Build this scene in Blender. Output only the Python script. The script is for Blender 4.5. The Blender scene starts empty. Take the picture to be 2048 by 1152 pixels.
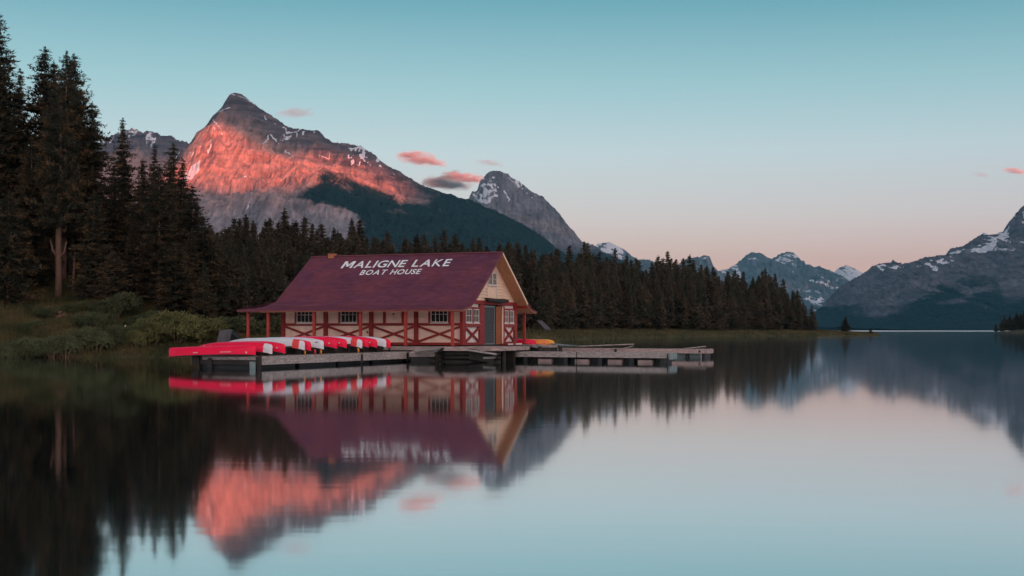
import bpy, bmesh, math, random
import numpy as np
from mathutils import Vector, Matrix
random.seed(7); rng = np.random.default_rng(7)
S = bpy.context.scene
R = math.radians
# ------------------------------------------------------------------ camera
F = 2500.0                      # focal length, in pixels of a 2048 wide frame
CAMZ = 1.9
cd = bpy.data.cameras.new('camera'); cam = bpy.data.objects.new('camera', cd)
S.collection.objects.link(cam); S.camera = cam
cam.location = (0, 0, CAMZ); cam.rotation_euler = (R(90), 0, 0)
cd.sensor_width = 36; cd.lens = 36*F/2048; cd.shift_y = (660.5-576)/2048
cd.clip_start = 0.1; cd.clip_end = 60000
# ------------------------------------------------------------------ sky and sun
SUN_EL, SUN_AZ = 1.5, -20.0     # rays travel towards +Y, turned 20 degrees to -X
w = bpy.data.worlds.new('World'); S.world = w; w.use_nodes = True
nt = w.node_tree; nt.nodes.clear(); L = nt.links
out = nt.nodes.new('ShaderNodeOutputWorld')
sky = nt.nodes.new('ShaderNodeTexSky'); sky.sky_type = 'NISHITA'; sky.sun_disc = False
sky.sun_elevation = R(SUN_EL); sky.sun_rotation = R(180+SUN_AZ); sky.altitude = 1600
sky.dust_density = 1.0
b1 = nt.nodes.new('ShaderNodeBackground'); b1.inputs[1].default_value = 0.055
L.new(sky.outputs[0], b1.inputs[0])
tc = nt.nodes.new('ShaderNodeTexCoord'); sx = nt.nodes.new('ShaderNodeSeparateXYZ')
L.new(tc.outputs['Generated'], sx.inputs[0])
def lin(r, g, b):
    f = lambda c: (c/255/12.92 if c/255 <= .04045 else ((c/255+.055)/1.055)**2.4)
    return (f(r), f(g), f(b), 1)
def ramp(tree, stops, vec):
    n = tree.nodes.new('ShaderNodeValToRGB'); e = n.color_ramp.elements
    while len(e) > 1: e.remove(e[-1])
    e[0].position = stops[0][0]; e[0].color = stops[0][1]
    for p, c in stops[1:]:
        k = e.new(p); k.color = c
    tree.links.new(vec, n.inputs[0]); return n
mr = nt.nodes.new('ShaderNodeMapRange'); mr.inputs['From Max'].default_value = 1.0
L.new(sx.outputs['Z'], mr.inputs['Value'])
EXPO = 1.35
SKY = [(0, (246,186,160), (2.51,1.21,.1)), (1, (246,191,167), (3.0,1.75,.3)), (3, (239,199,185), (2.8,2.3,.85)), (5, (227,217,213), (2.34,2.38,1.34)), (8, (204,222,227), (1.79,2.12,1.68)),
       (11, (166,207,215), (1.42,1.83,1.7)), (15, (100,172,188), (1.12,1.51,1.59)), (25, (70,142,164), (.7,1.0,1.2)), (45, (62,116,140), (.36,.54,.72)), (90, (52,100,125), (.19,.29,.4))]
ra = ramp(nt, [(math.sin(R(e)), (*[max(0, lin(*c)[i]/2**EXPO-.055*n_[i]) for i in range(3)], 1)) for e, c, n_ in SKY], mr.outputs[0])
bg = nt.nodes.new('ShaderNodeBackground'); bg.inputs[1].default_value = 1.0
# afterglow: the sky towards the sun is warmer and brighter than the sky away from it
vd = nt.nodes.new('ShaderNodeVectorMath'); vd.operation = 'DOT_PRODUCT'; L.new(tc.outputs['Generated'], vd.inputs[0])
vd.inputs[1].default_value = (-math.sin(R(SUN_AZ)), -math.cos(R(SUN_AZ)), .12)
gm = nt.nodes.new('ShaderNodeMapRange'); gm.interpolation_type = 'SMOOTHSTEP'; gm.inputs['From Min'].default_value = -.2; gm.inputs['From Max'].default_value = 1.0
L.new(vd.outputs['Value'], gm.inputs['Value'])
gmul = nt.nodes.new('ShaderNodeMix'); gmul.data_type = 'RGBA'; gmul.blend_type = 'ADD'; L.new(gm.outputs[0], gmul.inputs[0])
L.new(ra.outputs[0], gmul.inputs[6]); gmul.inputs[7].default_value = (.54, .36, .32, 1)
L.new(gmul.outputs[2], bg.inputs[0])
ad = nt.nodes.new('ShaderNodeAddShader'); L.new(bg.outputs[0], ad.inputs[0]); L.new(b1.outputs[0], ad.inputs[1])
L.new(ad.outputs[0], out.inputs[0])
sd = bpy.data.lights.new('sun', 'SUN'); sun = bpy.data.objects.new('sun', sd); S.collection.objects.link(sun)
sd.energy = 5.0; sd.color = (1.0, .165, .07); sd.angle = R(.3)
dv = Vector((math.sin(R(SUN_AZ))*math.cos(R(SUN_EL)), math.cos(R(SUN_AZ))*math.cos(R(SUN_EL)), -math.sin(R(SUN_EL))))
sun.rotation_euler = dv.to_track_quat('-Z', 'Y').to_euler()
S.view_settings.view_transform = 'Standard'; S.view_settings.look = 'None'
S.view_settings.gamma = 1; S.view_settings.exposure = EXPO
try: S.view_settings.use_curve_mapping = False
except Exception: pass
S.cycles.max_bounces = 6; S.cycles.diffuse_bounces = 2; S.cycles.glossy_bounces = 3
S.cycles.transparent_max_bounces = 8; S.cycles.volume_bounces = 0; S.cycles.use_denoising = True
S.cycles.sample_clamp_indirect = 5
# ------------------------------------------------------------------ helpers
def at(px, py, Y):              # a point of the place from its bearing and its distance
    return ((px-1024)/F*Y, Y, CAMZ+(660.5-py)/F*Y)
def link(name, me, parent=None):
    o = bpy.data.objects.new(name, me); S.collection.objects.link(o)
    if parent is not None: o.parent = parent
    return o
def tag(o, label=None, cat=None, group=None, kind=None):
    for k, v in (('label', label), ('category', cat), ('group', group), ('kind', kind)):
        if v: o[k] = v
    return o
def empty(name, loc, rz=0):
    o = bpy.data.objects.new(name, None); S.collection.objects.link(o)
    o.location = loc; o.rotation_euler = (0, 0, rz); o.empty_display_size = .3; return o
def copy_tree(o, parent=None):
    c = o.copy(); S.collection.objects.link(c)
    if parent is not None: c.parent = parent
    for ch in list(o.children): copy_tree(ch, c)
    return c
class MB:
    def __init__(s): s.v = []; s.f = []
    def add(s, v, f):
        n = len(s.v); s.v += [tuple(p) for p in v]; s.f += [tuple(i+n for i in q) for q in f]; return s
    BOXF = [(0,3,2,1),(4,5,6,7),(0,1,5,4),(1,2,6,5),(2,3,7,6),(3,0,4,7)]
    def box(s, x0, x1, y0, y1, z0, z1):
        return s.add([(x0,y0,z0),(x1,y0,z0),(x1,y1,z0),(x0,y1,z0),(x0,y0,z1),(x1,y0,z1),(x1,y1,z1),(x0,y1,z1)], s.BOXF)
    def beam(s, a, b, wd, h, up=(0,0,1)):        # a square bar from a to b
        a = Vector(a); b = Vector(b); d = (b-a).normalized(); u = Vector(up)
        sd_ = d.cross(u).normalized()*wd/2; u2 = sd_.cross(d).normalized()*h/2
        return s.add([a-sd_-u2, a+sd_-u2, b+sd_-u2, b-sd_-u2, a-sd_+u2, a+sd_+u2, b+sd_+u2, b-sd_+u2], s.BOXF)
    def tube(s, pts, rad, n=8):
        pts = [Vector(p) for p in pts]; rings = []
        if not hasattr(rad, '__len__'): rad = [rad]*len(pts)
        for i, p in enumerate(pts):
            d = (pts[min(i+1, len(pts)-1)]-pts[max(i-1, 0)]).normalized()
            a = d.cross(Vector((.3, .9, .2))).normalized(); b = d.cross(a)
            rings.append([p+(a*math.cos(6.2832*k/n)+b*math.sin(6.2832*k/n))*rad[i] for k in range(n)])
        v = [q for r_ in rings for q in r_]; f = []
        for i in range(len(pts)-1):
            for k in range(n):
                f.append((i*n+k, i*n+(k+1)%n, (i+1)*n+(k+1)%n, (i+1)*n+k))
        f.append(tuple(range(n))[::-1]); f.append(tuple((len(pts)-1)*n+k for k in range(n)))
        return s.add(v, f)
    def mesh(s, name, mat, smooth=False):
        me = bpy.data.meshes.new(name); me.from_pydata(s.v, [], s.f)
        if mat: me.materials.append(mat)
        if smooth: me.polygons.foreach_set('use_smooth', [True]*len(me.polygons))
        me.update(); return me
    def build(s, name, mat, parent=None, smooth=False, bevel=0):
        o = link(name, s.mesh(name, mat, smooth), parent)
        if bevel:
            m = o.modifiers.new('bevel', 'BEVEL'); m.width = bevel; m.segments = 1
        return o
def npmesh(name, v, f, mat, smooth=False, attrs=None):
    me = bpy.data.meshes.new(name); v = np.asarray(v, np.float32); f = np.asarray(f, np.int32); k = f.shape[1]
    me.vertices.add(len(v)); me.vertices.foreach_set('co', v.ravel())
    me.loops.add(f.size); me.loops.foreach_set('vertex_index', f.ravel())
    me.polygons.add(len(f)); me.polygons.foreach_set('loop_start', np.arange(0, f.size, k, dtype=np.int32))
    me.polygons.foreach_set('loop_total', np.full(len(f), k, np.int32))
    if smooth: me.polygons.foreach_set('use_smooth', np.ones(len(f), bool))
    me.update(calc_edges=True)
    for n_, a_ in (attrs or {}).items():
        at_ = me.attributes.new(n_, 'FLOAT', 'POINT'); at_.data.foreach_set('value', np.asarray(a_, np.float32).ravel())
    if mat: me.materials.append(mat)
    return me
def vnoise(x, y, seed=0):
    xi = np.floor(x).astype(np.int64); yi = np.floor(y).astype(np.int64); xf = x-xi; yf = y-yi
    def h(a, b):
        n = (a*374761393+b*668265263+seed*974634777) & 0x7fffffff
        n = ((n ^ (n >> 13))*1274126177) & 0x7fffffff
        n = ((n ^ (n >> 16))*60493) & 0x7fffffff
        return (n & 0xffff)/65535.0
    u = xf*xf*(3-2*xf); v = yf*yf*(3-2*yf)
    return (h(xi,yi)*(1-u)+h(xi+1,yi)*u)*(1-v)+(h(xi,yi+1)*(1-u)+h(xi+1,yi+1)*u)*v
def fbm(x, y, seed=0, o=4):
    r = 0; a = .5; t = 0
    for i in range(o): r = r+a*vnoise(x*2**i, y*2**i, seed+i); t += a; a *= .5
    return r/t
def ridged(x, y, seed=0, o=4, g=.5):
    r = 0; a = 1; t = 0
    for i in range(o):
        n = 1-np.abs(2*vnoise(x*2**i, y*2**i, seed+i*7)-1); r = r+a*n*n; t += a; a *= g
    return r/t
# ------------------------------------------------------------------ materials
def newmat(name):
    m = bpy.data.materials.new(name); m.use_nodes = True; t = m.node_tree
    return m, t, t.nodes['Principled BSDF']
def mat(name, col, rough=.7, var=.25, scale=3., bump=0., spec=.3, stretch=(1,1,1), metal=0, coat=0, rnd=0.):
    m, t, p = newmat(name)
    tc = t.nodes.new('ShaderNodeTexCoord'); mp = t.nodes.new('ShaderNodeMapping')
    mp.inputs['Scale'].default_value = stretch; t.links.new(tc.outputs['Object'], mp.inputs[0])
    n = t.nodes.new('ShaderNodeTexNoise'); n.inputs['Scale'].default_value = scale; n.inputs['Detail'].default_value = 5
    n.inputs['Roughness'].default_value = .65; t.links.new(mp.outputs[0], n.inputs['Vector'])
    c = Vector(col[:3])
    r_ = ramp(t, [(.3, (*(c*(1-var)), 1)), (.7, (*(c*(1+var)), 1))], n.outputs['Fac'])
    src = r_.outputs[0]
    if rnd:
        oi = t.nodes.new('ShaderNodeObjectInfo'); mm = t.nodes.new('ShaderNodeMapRange')
        mm.inputs['To Min'].default_value = 1-rnd; mm.inputs['To Max'].default_value = 1+rnd
        t.links.new(oi.outputs['Random'], mm.inputs[0])
        hs = t.nodes.new('ShaderNodeHueSaturation'); t.links.new(mm.outputs[0], hs.inputs['Value']); t.links.new(src, hs.inputs['Color']); src = hs.outputs[0]
    t.links.new(src, p.inputs['Base Color'])
    p.inputs['Roughness'].default_value = rough; p.inputs['Specular IOR Level'].default_value = spec
    p.inputs['Metallic'].default_value = metal; p.inputs['Coat Weight'].default_value = coat
    if bump:
        b = t.nodes.new('ShaderNodeBump'); b.inputs['Strength'].default_value = bump; b.inputs['Distance'].default_value = .02
        t.links.new(n.outputs['Fac'], b.inputs['Height']); t.links.new(b.outputs[0], p.inputs['Normal'])
    return m
M = {}
M['red'] = mat('red_paint', (.26,.022,.02), .55, .22, 4, .3)
M['redpost'] = mat('post_paint', (.36,.045,.035), .5, .2, 4, .3)
M['cream'] = mat('cream_plaster', (.85,.60,.48), .85, .16, 1.1, .2)
M['gable'] = mat('gable_board_paint', (.84,.60,.44), .7, .08, 3, .2)
M['panelwhite'] = mat('white_panel_paint', (.74,.68,.63), .7, .06, 2)
M['white'] = mat('white_paint', (.62,.56,.51), .6, .08, 5)
M['maroon'] = mat('maroon_edge_paint', (.17,.05,.06), .75, .15, 3)
M['letter'] = mat('letter_paint', (.76,.80,.81), .85, .28, 7, stretch=(1,1,3))
M['soffit'] = mat('soffit_boards', (.46,.21,.11), .7, .2, 2, .2, stretch=(6,1,1))
M['door'] = mat('brown_door_paint', (.30,.10,.045), .6, .2, 3, .2)
M['mesh'] = mat('grey_lattice_metal', (.16,.19,.20), .5, .1, 3)
M['dark'] = mat('dark_opening', (.02,.022,.022), .9, .2, 2)
M['wood'] = mat('weathered_wood', (.29,.26,.245), .85, .55, 3.2, .5, stretch=(1,1,5), rnd=.12)
M['woodpink'] = mat('weathered_pinkish_wood', (.35,.27,.25), .85, .5, 3.2, .5, stretch=(1,1,5), rnd=.12)
M['darkwood'] = mat('dark_wet_wood', (.032,.028,.026), .8, .4, 2, .5)
M['float'] = mat('black_float_plastic', (.022,.026,.028), .5, .3, 2)
M['greyfloat'] = mat('grey_foam', (.30,.23,.22), .8, .2, 2)
M['teal'] = mat('teal_grey_board', (.17,.23,.23), .7, .2, 3)
M['canoered'] = mat('red_hull', (.86,.003,.055), .38, .10, 1.2, spec=.25, coat=.05)
M['canoewhite'] = mat('white_hull', (.64,.66,.70), .35, .08, 1.2, spec=.35, coat=.1)
M['canoeorange'] = mat('orange_hull', (.80,.22,.02), .35, .08, 1.2, spec=.5)
M['canoeyellow'] = mat('yellow_hull', (.82,.36,.015), .35, .08, 1.2, spec=.5)
M['patchred'] = mat('faded_red_patch', (.70,.05,.05), .45, .1, 1.5)
M['black'] = mat('black_trim', (.02,.02,.022), .5, .2, 4)
M['rope'] = mat('orange_strap', (.75,.30,.05), .7, .2, 4)
M['brick'] = mat('chimney_brick', (.45,.17,.09), .85, .3, 9, .3)
M['rock'] = mat('pale_rock', (.34,.33,.30), .9, .25, 3, .5)
M['bark'] = mat('pine_bark', (.19,.115,.085), .95, .35, 6, .8, stretch=(1,1,.25), rnd=.2)
M['scar'] = mat('pinkish_bare_earth', (.34,.16,.13), .9, .3, 3, .3)
M['slab'] = mat('dull_grey_board', (.10,.10,.11), .9, .2, 2)
M['log'] = mat('bleached_log', (.42,.36,.31), .9, .3, 4, .4)
# glass
m, t, p = newmat('window_glass'); p.inputs['Base Color'].default_value = (.012,.014,.016,1); p.inputs['Roughness'].default_value = .12; p.inputs['Specular IOR Level'].default_value = .5; M['glass'] = m
# roof shingles: tint attribute = wear of each shingle
m, t, p = newmat('maroon_shingles'); at_ = t.nodes.new('ShaderNodeAttribute'); at_.attribute_name = 'wear'
r_ = ramp(t, [(0, (.125,.040,.060,1)), (.5, (.150,.046,.070,1)), (.9, (.172,.052,.080,1)), (1, (.17,.062,.088,1))], at_.outputs['Fac'])
tc = t.nodes.new('ShaderNodeTexCoord'); n = t.nodes.new('ShaderNodeTexNoise'); n.inputs['Scale'].default_value = .55; n.inputs['Detail'].default_value = 6
t.links.new(tc.outputs['Object'], n.inputs['Vector'])
r2 = ramp(t, [(.30, (.70,.74,1.0,1)), (.48, (.96,.95,1.02,1)), (.62, (1.08,1.0,.95,1)), (.74, (1.35,1.35,1.3,1))], n.outputs['Fac'])
mx = t.nodes.new('ShaderNodeMix'); mx.data_type = 'RGBA'; mx.blend_type = 'MULTIPLY'; mx.inputs[0].default_value = 1
t.links.new(r_.outputs[0], mx.inputs[6]); t.links.new(r2.outputs[0], mx.inputs[7]); t.links.new(mx.outputs[2], p.inputs['Base Color'])
p.inputs['Roughness'].default_value = .8; p.inputs['Specular IOR Level'].default_value = .25; M['roof'] = m
# foliage
def leafmat(name, dark, light, tip, scale=.6, rnd=.25, tipmax=.7):
    m, t, p = newmat(name); tc = t.nodes.new('ShaderNodeTexCoord')
    n = t.nodes.new('ShaderNodeTexNoise'); n.inputs['Scale'].default_value = scale; n.inputs['Detail'].default_value = 4
    t.links.new(tc.outputs['Object'], n.inputs['Vector'])
    r_ = ramp(t, [(.35, (*dark, 1)), (.68, (*light, 1))], n.outputs['Fac'])
    a = t.nodes.new('ShaderNodeAttribute'); a.attribute_name = 'tip'
    mm = t.nodes.new('ShaderNodeMath'); mm.operation = 'MULTIPLY'; t.links.new(a.outputs['Fac'], mm.inputs[0])
    r3 = ramp(t, [(.4, (0,0,0,1)), (.62, (tipmax,)*3+(1,))], n.outputs['Fac']); t.links.new(r3.outputs[0], mm.inputs[1])
    mx = t.nodes.new('ShaderNodeMix'); mx.data_type = 'RGBA'; t.links.new(mm.outputs[0], mx.inputs[0])
    t.links.new(r_.outputs[0], mx.inputs[6]); mx.inputs[7].default_value = (*tip, 1)
    oi = t.nodes.new('ShaderNodeObjectInfo'); mr = t.nodes.new('ShaderNodeMapRange'); mr.inputs['To Min'].default_value = 1-rnd; mr.inputs['To Max'].default_value = 1+rnd
    t.links.new(oi.outputs['Random'], mr.inputs[0]); hs = t.nodes.new('ShaderNodeHueSaturation'); t.links.new(mr.outputs[0], hs.inputs['Value'])
    t.links.new(mx.outputs[2], hs.inputs['Color']); t.links.new(hs.outputs[0], p.inputs['Base Color'])
    p.inputs['Roughness'].default_value = .8; p.inputs['Specular IOR Level'].default_value = .1
    return m
M['pine'] = leafmat('pine_needles', (.020,.027,.021), (.042,.044,.029), (.15,.085,.040))
M['spruce'] = leafmat('forest_needles', (.030,.037,.027), (.062,.056,.036), (.095,.060,.044), .25, .35)
M['willow'] = leafmat('willow_leaves', (.070,.082,.034), (.15,.155,.060), (.20,.19,.08), .9, .15)
M['willowdark'] = leafmat('dark_willow_leaves', (.042,.056,.030), (.088,.104,.050), (.12,.13,.07), .9, .2)
M['grass'] = leafmat('shore_grass', (.045,.050,.026), (.095,.098,.045), (.14,.11,.06), .15, 0)
M['grassdark'] = leafmat('bank_grass', (.038,.044,.020), (.085,.082,.032), (.12,.085,.045), .35, 0)
# ground
m, t, p = newmat('soil_and_moss'); tc = t.nodes.new('ShaderNodeTexCoord'); n = t.nodes.new('ShaderNodeTexNoise'); n.inputs['Scale'].default_value = .35; n.inputs['Detail'].default_value = 8
t.links.new(tc.outputs['Object'], n.inputs['Vector'])
r_ = ramp(t, [(.3, (.035,.035,.018,1)), (.5, (.055,.055,.024,1)), (.7, (.10,.07,.045,1))], n.outputs['Fac'])
t.links.new(r_.outputs[0], p.inputs['Base Color']); p.inputs['Roughness'].default_value = .95; p.inputs['Specular IOR Level'].default_value = .1; M['ground'] = m
# water: calm, with fine wind ripples and a ruffled band far out
m, t, p = newmat('lake_water'); t.nodes.remove(p); mo = t.nodes['Material Output']
geo = t.nodes.new('ShaderNodeNewGeometry'); sp = t.nodes.new('ShaderNodeSeparateXYZ'); t.links.new(geo.outputs['Position'], sp.inputs[0])
mp = t.nodes.new('ShaderNodeMapping'); mp.inputs['Scale'].default_value = (.35, 1.6, 1); t.links.new(geo.outputs['Position'], mp.inputs[0])
n = t.nodes.new('ShaderNodeTexNoise'); n.inputs['Scale'].default_value = 1.1; n.inputs['Detail'].default_value = 3; t.links.new(mp.outputs[0], n.inputs['Vector'])
b = t.nodes.new('ShaderNodeBump'); b.inputs['Strength'].default_value = .016; b.inputs['Distance'].default_value = .05; t.links.new(n.outputs['Fac'], b.inputs['Height'])
mr = t.nodes.new('ShaderNodeMapRange'); mr.inputs['From Min'].default_value = 2100; mr.inputs['From Max'].default_value = 2500
mr.inputs['To Min'].default_value = .05; mr.inputs['To Max'].default_value = .95; t.links.new(sp.outputs['Y'], mr.inputs[0])
gl = t.nodes.new('ShaderNodeBsdfGlossy'); gl.inputs['Color'].default_value = (.90,.935,.95,1); t.links.new(mr.outputs[0], gl.inputs['Roughness']); t.links.new(b.outputs[0], gl.inputs['Normal'])
df = t.nodes.new('ShaderNodeBsdfDiffuse'); df.inputs['Color'].default_value = (.012,.022,.022,1)
fr = t.nodes.new('ShaderNodeFresnel'); fr.inputs['IOR'].default_value = 1.33
m2 = t.nodes.new('ShaderNodeMapRange'); m2.inputs['To Min'].default_value = .74; m2.inputs['To Max'].default_value = 1.0; t.links.new(fr.outputs[0], m2.inputs[0])
ms = t.nodes.new('ShaderNodeMixShader'); t.links.new(m2.outputs[0], ms.inputs[0]); t.links.new(df.outputs[0], ms.inputs[1]); t.links.new(gl.outputs[0], ms.inputs[2])
t.links.new(ms.outputs[0], mo.inputs[0]); M['water'] = m
# mountains: attributes forest, snow (kinds of cover), cap (painted crest shade)
def mountmat(name, rock1, rock2, forest, sc, glow_tint=None, snowcol=(.62,.65,.72)):
    m, t, p = newmat(name); tc = t.nodes.new('ShaderNodeTexCoord'); N = t.nodes.new
    mp = N('ShaderNodeMapping'); mp.inputs['Scale'].default_value = (2.2, .5, .45); mp.inputs['Rotation'].default_value = (0, R(-9), 0); t.links.new(tc.outputs['Object'], mp.inputs[0])
    n = N('ShaderNodeTexNoise'); n.inputs['Scale'].default_value = sc; n.inputs['Detail'].default_value = 10; n.inputs['Roughness'].default_value = .7; t.links.new(mp.outputs[0], n.inputs['Vector'])
    r_ = ramp(t, [(.32, (*rock1, 1)), (.68, (*rock2, 1))], n.outputs['Fac'])
    n2 = N('ShaderNodeTexNoise'); n2.inputs['Scale'].default_value = sc*6; n2.inputs['Detail'].default_value = 6; t.links.new(tc.outputs['Object'], n2.inputs['Vector'])
    def mask(attr, amt, lo, hi, src):
        a = N('ShaderNodeAttribute'); a.attribute_name = attr
        ml = N('ShaderNodeMath'); ml.operation = 'MULTIPLY_ADD'; t.links.new(src, ml.inputs[0]); ml.inputs[1].default_value = amt; t.links.new(a.outputs['Fac'], ml.inputs[2])
        q = N('ShaderNodeMapRange'); q.inputs['From Min'].default_value = lo; q.inputs['From Max'].default_value = hi; t.links.new(ml.outputs[0], q.inputs[0]); return q.outputs[0]
    def mix(fac, a, b):
        x = N('ShaderNodeMix'); x.data_type = 'RGBA'; t.links.new(fac, x.inputs[0]); t.links.new(a, x.inputs[6])
        if isinstance(b, tuple): x.inputs[7].default_value = (*b, 1)
        else: t.links.new(b, x.inputs[7])
        return x.outputs[2]
    mp2 = N('ShaderNodeMapping'); mp2.inputs['Scale'].default_value = (.5, .5, 2.3); mp2.inputs['Rotation'].default_value = (0, R(24), 0); t.links.new(tc.outputs['Object'], mp2.inputs[0])
    n3 = N('ShaderNodeTexNoise'); n3.inputs['Scale'].default_value = sc*2.2; n3.inputs['Detail'].default_value = 6; n3.inputs['Distortion'].default_value = .6; t.links.new(mp2.outputs[0], n3.inputs['Vector'])
    mp3 = N('ShaderNodeMapping'); mp3.inputs['Scale'].default_value = (4.2, .9, .32); t.links.new(tc.outputs['Object'], mp3.inputs[0])
    n4 = N('ShaderNodeTexNoise'); n4.inputs['Scale'].default_value = sc*2.4; n4.inputs['Detail'].default_value = 6; t.links.new(mp3.outputs[0], n4.inputs['Vector'])
    sm_ = N('ShaderNodeMath'); sm_.operation = 'MULTIPLY_ADD'; t.links.new(n3.outputs['Fac'], sm_.inputs[0]); sm_.inputs[1].default_value = .75; t.links.new(n4.outputs['Fac'], sm_.inputs[2])
    vq = N('ShaderNodeMapRange'); vq.inputs['From Min'].default_value = .66; vq.inputs['From Max'].default_value = 1.10; vq.inputs['To Min'].default_value = .66; vq.inputs['To Max'].default_value = 1.38; t.links.new(sm_.outputs[0], vq.inputs[0])
    def vary(col_):
        h_ = N('ShaderNodeHueSaturation'); t.links.new(vq.outputs[0], h_.inputs['Value']); t.links.new(col_, h_.inputs['Color']); return h_.outputs[0]
    rock_out = r_.outputs[0]
    if glow_tint:
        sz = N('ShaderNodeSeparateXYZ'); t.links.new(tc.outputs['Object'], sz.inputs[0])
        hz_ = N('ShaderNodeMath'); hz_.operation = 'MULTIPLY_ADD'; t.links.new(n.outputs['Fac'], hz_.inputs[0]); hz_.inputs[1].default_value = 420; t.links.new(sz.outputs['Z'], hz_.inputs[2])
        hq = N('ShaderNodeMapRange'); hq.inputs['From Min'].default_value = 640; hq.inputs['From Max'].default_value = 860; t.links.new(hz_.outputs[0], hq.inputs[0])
        ur = ramp(t, [(.30, (*glow_tint[0], 1)), (.70, (*glow_tint[1], 1))], n.outputs['Fac'])  # evening glow painted in: rock turns redder with height
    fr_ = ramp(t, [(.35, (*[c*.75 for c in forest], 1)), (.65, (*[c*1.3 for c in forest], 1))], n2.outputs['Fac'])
    if glow_tint: rock_out = mix(hq.outputs[0], rock_out, ur.outputs[0])
    rock_out = vary(rock_out)
    if glow_tint:      # cliff band along the crest, with the summit's shade painted in dark
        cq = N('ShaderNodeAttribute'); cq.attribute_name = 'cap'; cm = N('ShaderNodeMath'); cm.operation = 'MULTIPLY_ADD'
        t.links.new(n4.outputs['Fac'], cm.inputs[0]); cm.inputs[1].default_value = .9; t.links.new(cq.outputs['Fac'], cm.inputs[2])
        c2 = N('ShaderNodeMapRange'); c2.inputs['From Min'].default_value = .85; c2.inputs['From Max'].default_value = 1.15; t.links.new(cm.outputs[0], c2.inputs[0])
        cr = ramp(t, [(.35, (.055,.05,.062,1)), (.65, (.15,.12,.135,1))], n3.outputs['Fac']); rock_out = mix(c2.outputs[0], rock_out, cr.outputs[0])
    c = mix(mask('forest', .5, .58, .92, n2.outputs['Fac']), rock_out, fr_.outputs[0])
    c = mix(mask('snow', .7, .82, .92, n2.outputs['Fac']), c, snowcol)
    t.links.new(c, p.inputs['Base Color']); p.inputs['Roughness'].default_value = .95; p.inputs['Specular IOR Level'].default_value = .05
    bp = N('ShaderNodeBump'); bp.inputs['Strength'].default_value = .9; bp.inputs['Distance'].default_value = .14/sc; t.links.new(sm_.outputs[0], bp.inputs['Height']); t.links.new(bp.outputs[0], p.inputs['Normal'])
    return m
# ------------------------------------------------------------------ land
LAND = np.array([(-9000,70),(-300,74),(-120,80),(-60,85),(-36,88),(-25,86.5),(-19,86),(-15,91),(-9,100),(-2,112),(5,140),(6.5,190),(9,240),(26,290),(62,365),(86,400),
                 (106,432),(125,452),(140,476),(146,500),(140,545),(118,560),(122,700),(100,1100),(60,1600),(-200,2600),(-100,4200),(-9000,4200)], float)
LAND2 = np.array([(349,905),(362,880),(400,860),(560,845),(2500,840),(2500,1500),(660,1500),(420,1070)], float)
def sdist(P, X, Y):
    d = np.full(X.shape, 1e9); ins = np.zeros(X.shape, bool); n = len(P)
    for i in range(n):
        ax, ay = P[i]; bx, by = P[(i+1) % n]; ex, ey = bx-ax, by-ay
        tt = np.clip(((X-ax)*ex+(Y-ay)*ey)/(ex*ex+ey*ey), 0, 1)
        d = np.minimum(d, np.hypot(X-ax-tt*ex, Y-ay-tt*ey))
        c = ((ay > Y) != (by > Y)); ins ^= c & (X < ex*(Y-ay)/(ey if ey else 1e-9)+ax)
    return np.where(ins, d, -d)
def gz(X, Y):
    X = np.asarray(X, float); Y = np.asarray(Y, float)
    d = sdist(LAND, X, Y); d = np.maximum(d, sdist(LAND2, X, Y)); d = np.maximum(d, -6-Y)
    d = d+1.2*(fbm(X*.12, Y*.12, 3)-.5)
    left = np.clip((-22-X)/10, 0, 1)*np.clip((170-Y)/40, 0, 1)
    up = np.clip(d, 0, None)
    hl = .55*(1-np.exp(-up/1.0))+.275*np.minimum(up, 22)+.05*np.clip(up-22, 0, 400)
    hr = .6*(1-np.exp(-up/2.0))+.085*np.minimum(up, 24)+.02*np.clip(up-24, 0, 500)
    spit = np.clip((X-98)/20, 0, 1)*np.clip((600-Y)/40, 0, 1)
    hr = hr*(1-.45*spit)
    h = hl*left+hr*(1-left)+np.clip(up/6, 0, 1)*(fbm(X*.08, Y*.08, 9)-.5)*.9
    return np.where(d > 0, h, np.maximum(-3.0, d*.35-.02))
gx = np.unique(np.concatenate([np.linspace(-20000,-1000,16), np.linspace(-1000,-120,30), np.linspace(-120,180,400), np.linspace(180,1000,60), np.linspace(1000,20000,16)]))
gy = np.unique(np.concatenate([np.linspace(-11000,-100,12), np.linspace(-100,70,20), np.linspace(70,180,180), np.linspace(180,620,220), np.linspace(620,1600,40), np.linspace(1600,21000,18)]))
GX, GY = np.meshgrid(gx, gy)
def gridf(nx, ny):
    i = np.arange(ny-1)[:, None]*nx+np.arange(nx-1)[None, :]; i = i.ravel()
    return np.stack([i, i+1, i+nx+1, i+nx], 1)
me = npmesh('ground', np.stack([GX.ravel(), GY.ravel(), gz(GX, GY).ravel()], 1), gridf(len(gx), len(gy)), M['ground'], True)
tag(link('ground', me), 'grassy bank and forest floor along the lake', kind='structure')
tag(MB().add([(-20000,-9000,0),(20000,-9000,0),(20000,21000,0),(-20000,21000,0)], [(0,1,2,3)]).build('lake_water', M['water']), 'calm lake reflecting the mountains and sky', kind='structure')
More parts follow.
